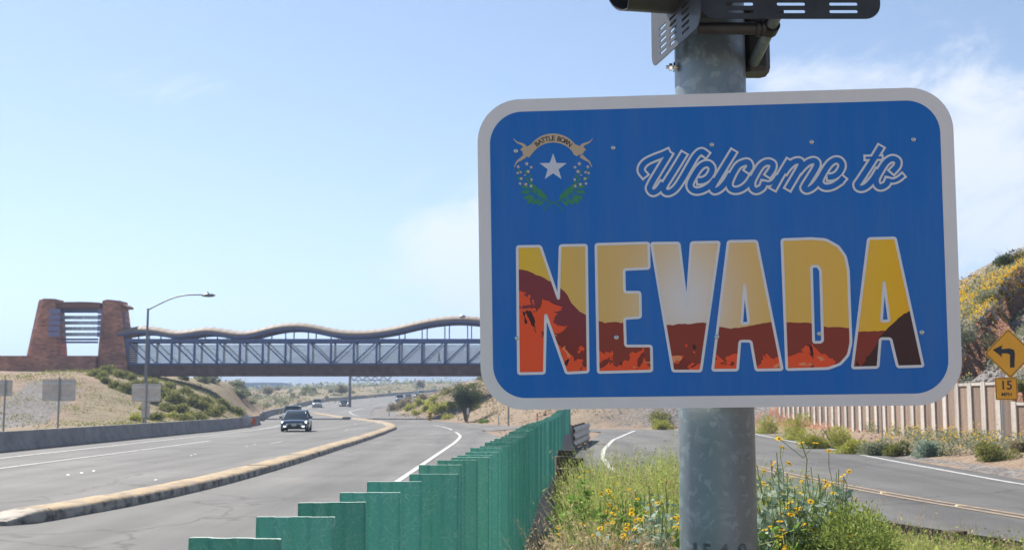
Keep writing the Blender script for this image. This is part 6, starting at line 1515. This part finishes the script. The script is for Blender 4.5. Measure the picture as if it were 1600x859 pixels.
for u, v0, v1, Y, lb in ((839.5, 645, 663, 97, 'orange and white channelizer tube left of the green screen end'), (852, 641, 662, 104, 'orange channelizer mostly hidden behind the green slats')):
    r_, h = post_at(u, v0, v1, Y, .1, M_CONEO, 'channelizer', lb, 'channelizer')
    G().loft([[(.2 * math.cos(a), .2 * math.sin(a), z) for a in np.linspace(0, 6.283, 13)[:-1]] for z in (.08, .16)]).obj('rubber_base', M_TYRE, r_)
    pf = [(.16, .055), (.13, .14), (.10, h * .6), (.085, h * .93), (.03, h)]; zz_ = np.linspace(.14, h, 9)
    for k in range(8):
        ra, rb2 = .11 - .05 * k / 8, .11 - .05 * (k + 1) / 8; G().loft([[(ra_ * math.cos(a), ra_ * math.sin(a), z) for a in np.linspace(0, 6.283, 13)[:-1]] for ra_, z in ((ra, zz_[k]), (rb2, zz_[k + 1] - .004))]).obj('band', M_WPOST if k in (3, 5) else M_CONEO, r_, smooth=R(40))
# far diamond sign by the road
r_, h = post_at(709, 602, 611, 440, .1, M_SBACK, 'road_sign', 'tiny pale diamond sign far up the highway', 'road sign'); G().box((0, 0, h / 2), (.1, .1, h)).obj('post', M_POST, r_); flat('diamond_plate', [[[(x * .75, h + z * .75) for x, z in ((1, 0), (0, 1), (-1, 0), (0, -1))]]], M_SBACK, .1, r_, .02)
# overhead sign gantry
Yg = 240.0; p = at(546.5, 628, Yg); z0 = lz(p.x, Yg) - .2; ga = empty('sign_gantry', (p.x, Yg, z0), 'grey cantilever gantry column with lattice arm beyond the footbridge', 'gantry')
GL = lambda u, v, dy=0: Vector((at(u, v, Yg).x - p.x, dy, at(u, v, Yg).z - z0))
G().tube([(0, 0, 0), GL(547, 586)], [.32, .24], 12).obj('column', M_LAMP, ga, smooth=R(40))
lat = G(); us_ = np.linspace(547, 612, 11)
for dy in (-.5, .5):
    lat.bar(GL(547, 587.5, dy), GL(612, 587.5, dy), .12, .12); lat.bar(GL(547, 594, dy), GL(612, 594, dy), .12, .12)
    for k in range(10): lat.bar(GL(us_[k], 594 if k % 2 else 587.5, dy), GL(us_[k + 1], 587.5 if k % 2 else 594, dy), .09, .09)
lat.obj('lattice_arm', M_LAMP, ga)
# far buildings
def block(u0, u1, v0, v1, Y, dep, m_, name, label, roof=None, wins=0):
    a = at(u0, v0, Y); b = at(u1, v1, Y); cx_ = (a.x + b.x) / 2; z0 = min(lz(cx_, Y), b.z) - 1.0; w = b.x - a.x; h = a.z - z0
    root = empty(name, (cx_, Y, z0), label, 'building'); G().box((0, dep / 2, h / 2), (w, dep, h)).obj('walls', m_, root)
    G().box((0, dep / 2, h + .12), (w + .5, dep + .5, .24)).obj('roof', roof or m_, root)
    for k in range(wins):
        x_ = (k + .5) / wins * w - w / 2; wd_ = G().box((x_, -.02, h - 1.6), (w / wins * .45, .08, 1.1)).obj('window', M_GLASS, root)
    return root
M_BRN = mat('building_brown', (.13, .09, .075), .85, var=.1); M_BLU = mat('building_blue', (.10, .19, .36), .6); M_WHT = mat('building_white', (.55, .55, .54), .7); M_TANB = mat('building_tan', (.40, .33, .27), .8)
block(570, 642, 602, 609, 520, 14, M_BRN, 'commercial_building', 'long low brown building far beyond the footbridge', wins=9); block(613, 633, 598.5, 603, 528, 8, M_BRN, 'rooftop_block', 'taller brown block at the right of the far brown building', wins=2)
block(549, 568, 606, 612, 470, 8, M_WHT, 'storage_trailer', 'white trailer beside the gantry column'); block(583, 599, 603.5, 609, 490, 6, M_TANB, 'utility_shed', 'pale shed in front of the far brown building'); block(612, 625, 605, 610, 480, 6, M_TANB, 'utility_shed', 'smaller pale shed below the taller brown block')
block(300, 440, 598, 611, 900, 40, M_BLU, 'warehouse', 'long blue flat-roofed building on the left horizon under the footbridge', wins=14)
block(498, 522, 604, 607, 600, 10, M_BRN, 'low_building', 'dark low roof left of the gantry column', wins=2)
# far trees
def far_tree(u, vb, Y, wpx, hpx, kind, label, seed):
    x = (u - CX) / F * Y; s = F / Y; r = wpx / s / 2; h = hpx / s; z0 = min(lz(x, Y), at(u, vb, Y).z) - .2
    root = empty('desert_tree', (x, Y, z0), label, 'tree'); t = G(); Q = random.Random(seed)
    for i in range(6):
        a = Q.uniform(0, 6.28); e = Vector((math.cos(a) * r * .6, math.sin(a) * r * .6, h * Q.uniform(.5, .85))); t.tube([(0, 0, 0), (e.x * .3, e.y * .3, h * .4), e], [.16, .1, .04], 5, cap=False)
    t.obj('trunk', M_TWIG, root, fix=False); v = crown(2600, r, h * .75, .4, .5, seed, 18); v[:, 2] += h * .25; link('crown', qmesh('crown', v, LM[kind]), None, root)
for i, a in enumerate(((420, 606, 330, 20, 20, 'brush', 'wispy grey tree under the footbridge left of the gantry'), (484, 606, 360, 34, 14, 'creosote', 'wide olive tree on the low rise under the footbridge'), (535, 612, 350, 22, 24, 'brush', 'bare greyish tree just left of the gantry column'), (657, 610, 460, 20, 22, 'brush', 'grey tree right of the far brown building'), (340, 612, 300, 24, 12, 'creosote', 'low olive tree under the left half of the footbridge'), (380, 610, 310, 22, 11, 'sage', 'low grey tree left of the wispy tree under the footbridge'), (300, 610, 280, 20, 12, 'creosote', 'olive tree near the left pier of the footbridge'), (690, 606, 520, 18, 12, 'creosote', 'small far tree above the highway crest'))): far_tree(*a, 200 + i)
# ------------------------------------------------------------------ haze
hz = G().box((0, 2850, 110), (7700, 6100, 300)).obj('haze', None); hz['kind'] = 'stuff'
m = bpy.data.materials.new('haze_air'); m.use_nodes = True; N = m.node_tree.nodes; N.clear(); out = N.new('ShaderNodeOutputMaterial'); pv = N.new('ShaderNodeVolumePrincipled')
pv.inputs['Color'].default_value = (.55, .72, 1.0, 1); pv.inputs['Density'].default_value = .00042; pv.inputs['Anisotropy'].default_value = .2; m.node_tree.links.new(pv.outputs[0], out.inputs['Volume']); hz.data.materials.append(m)
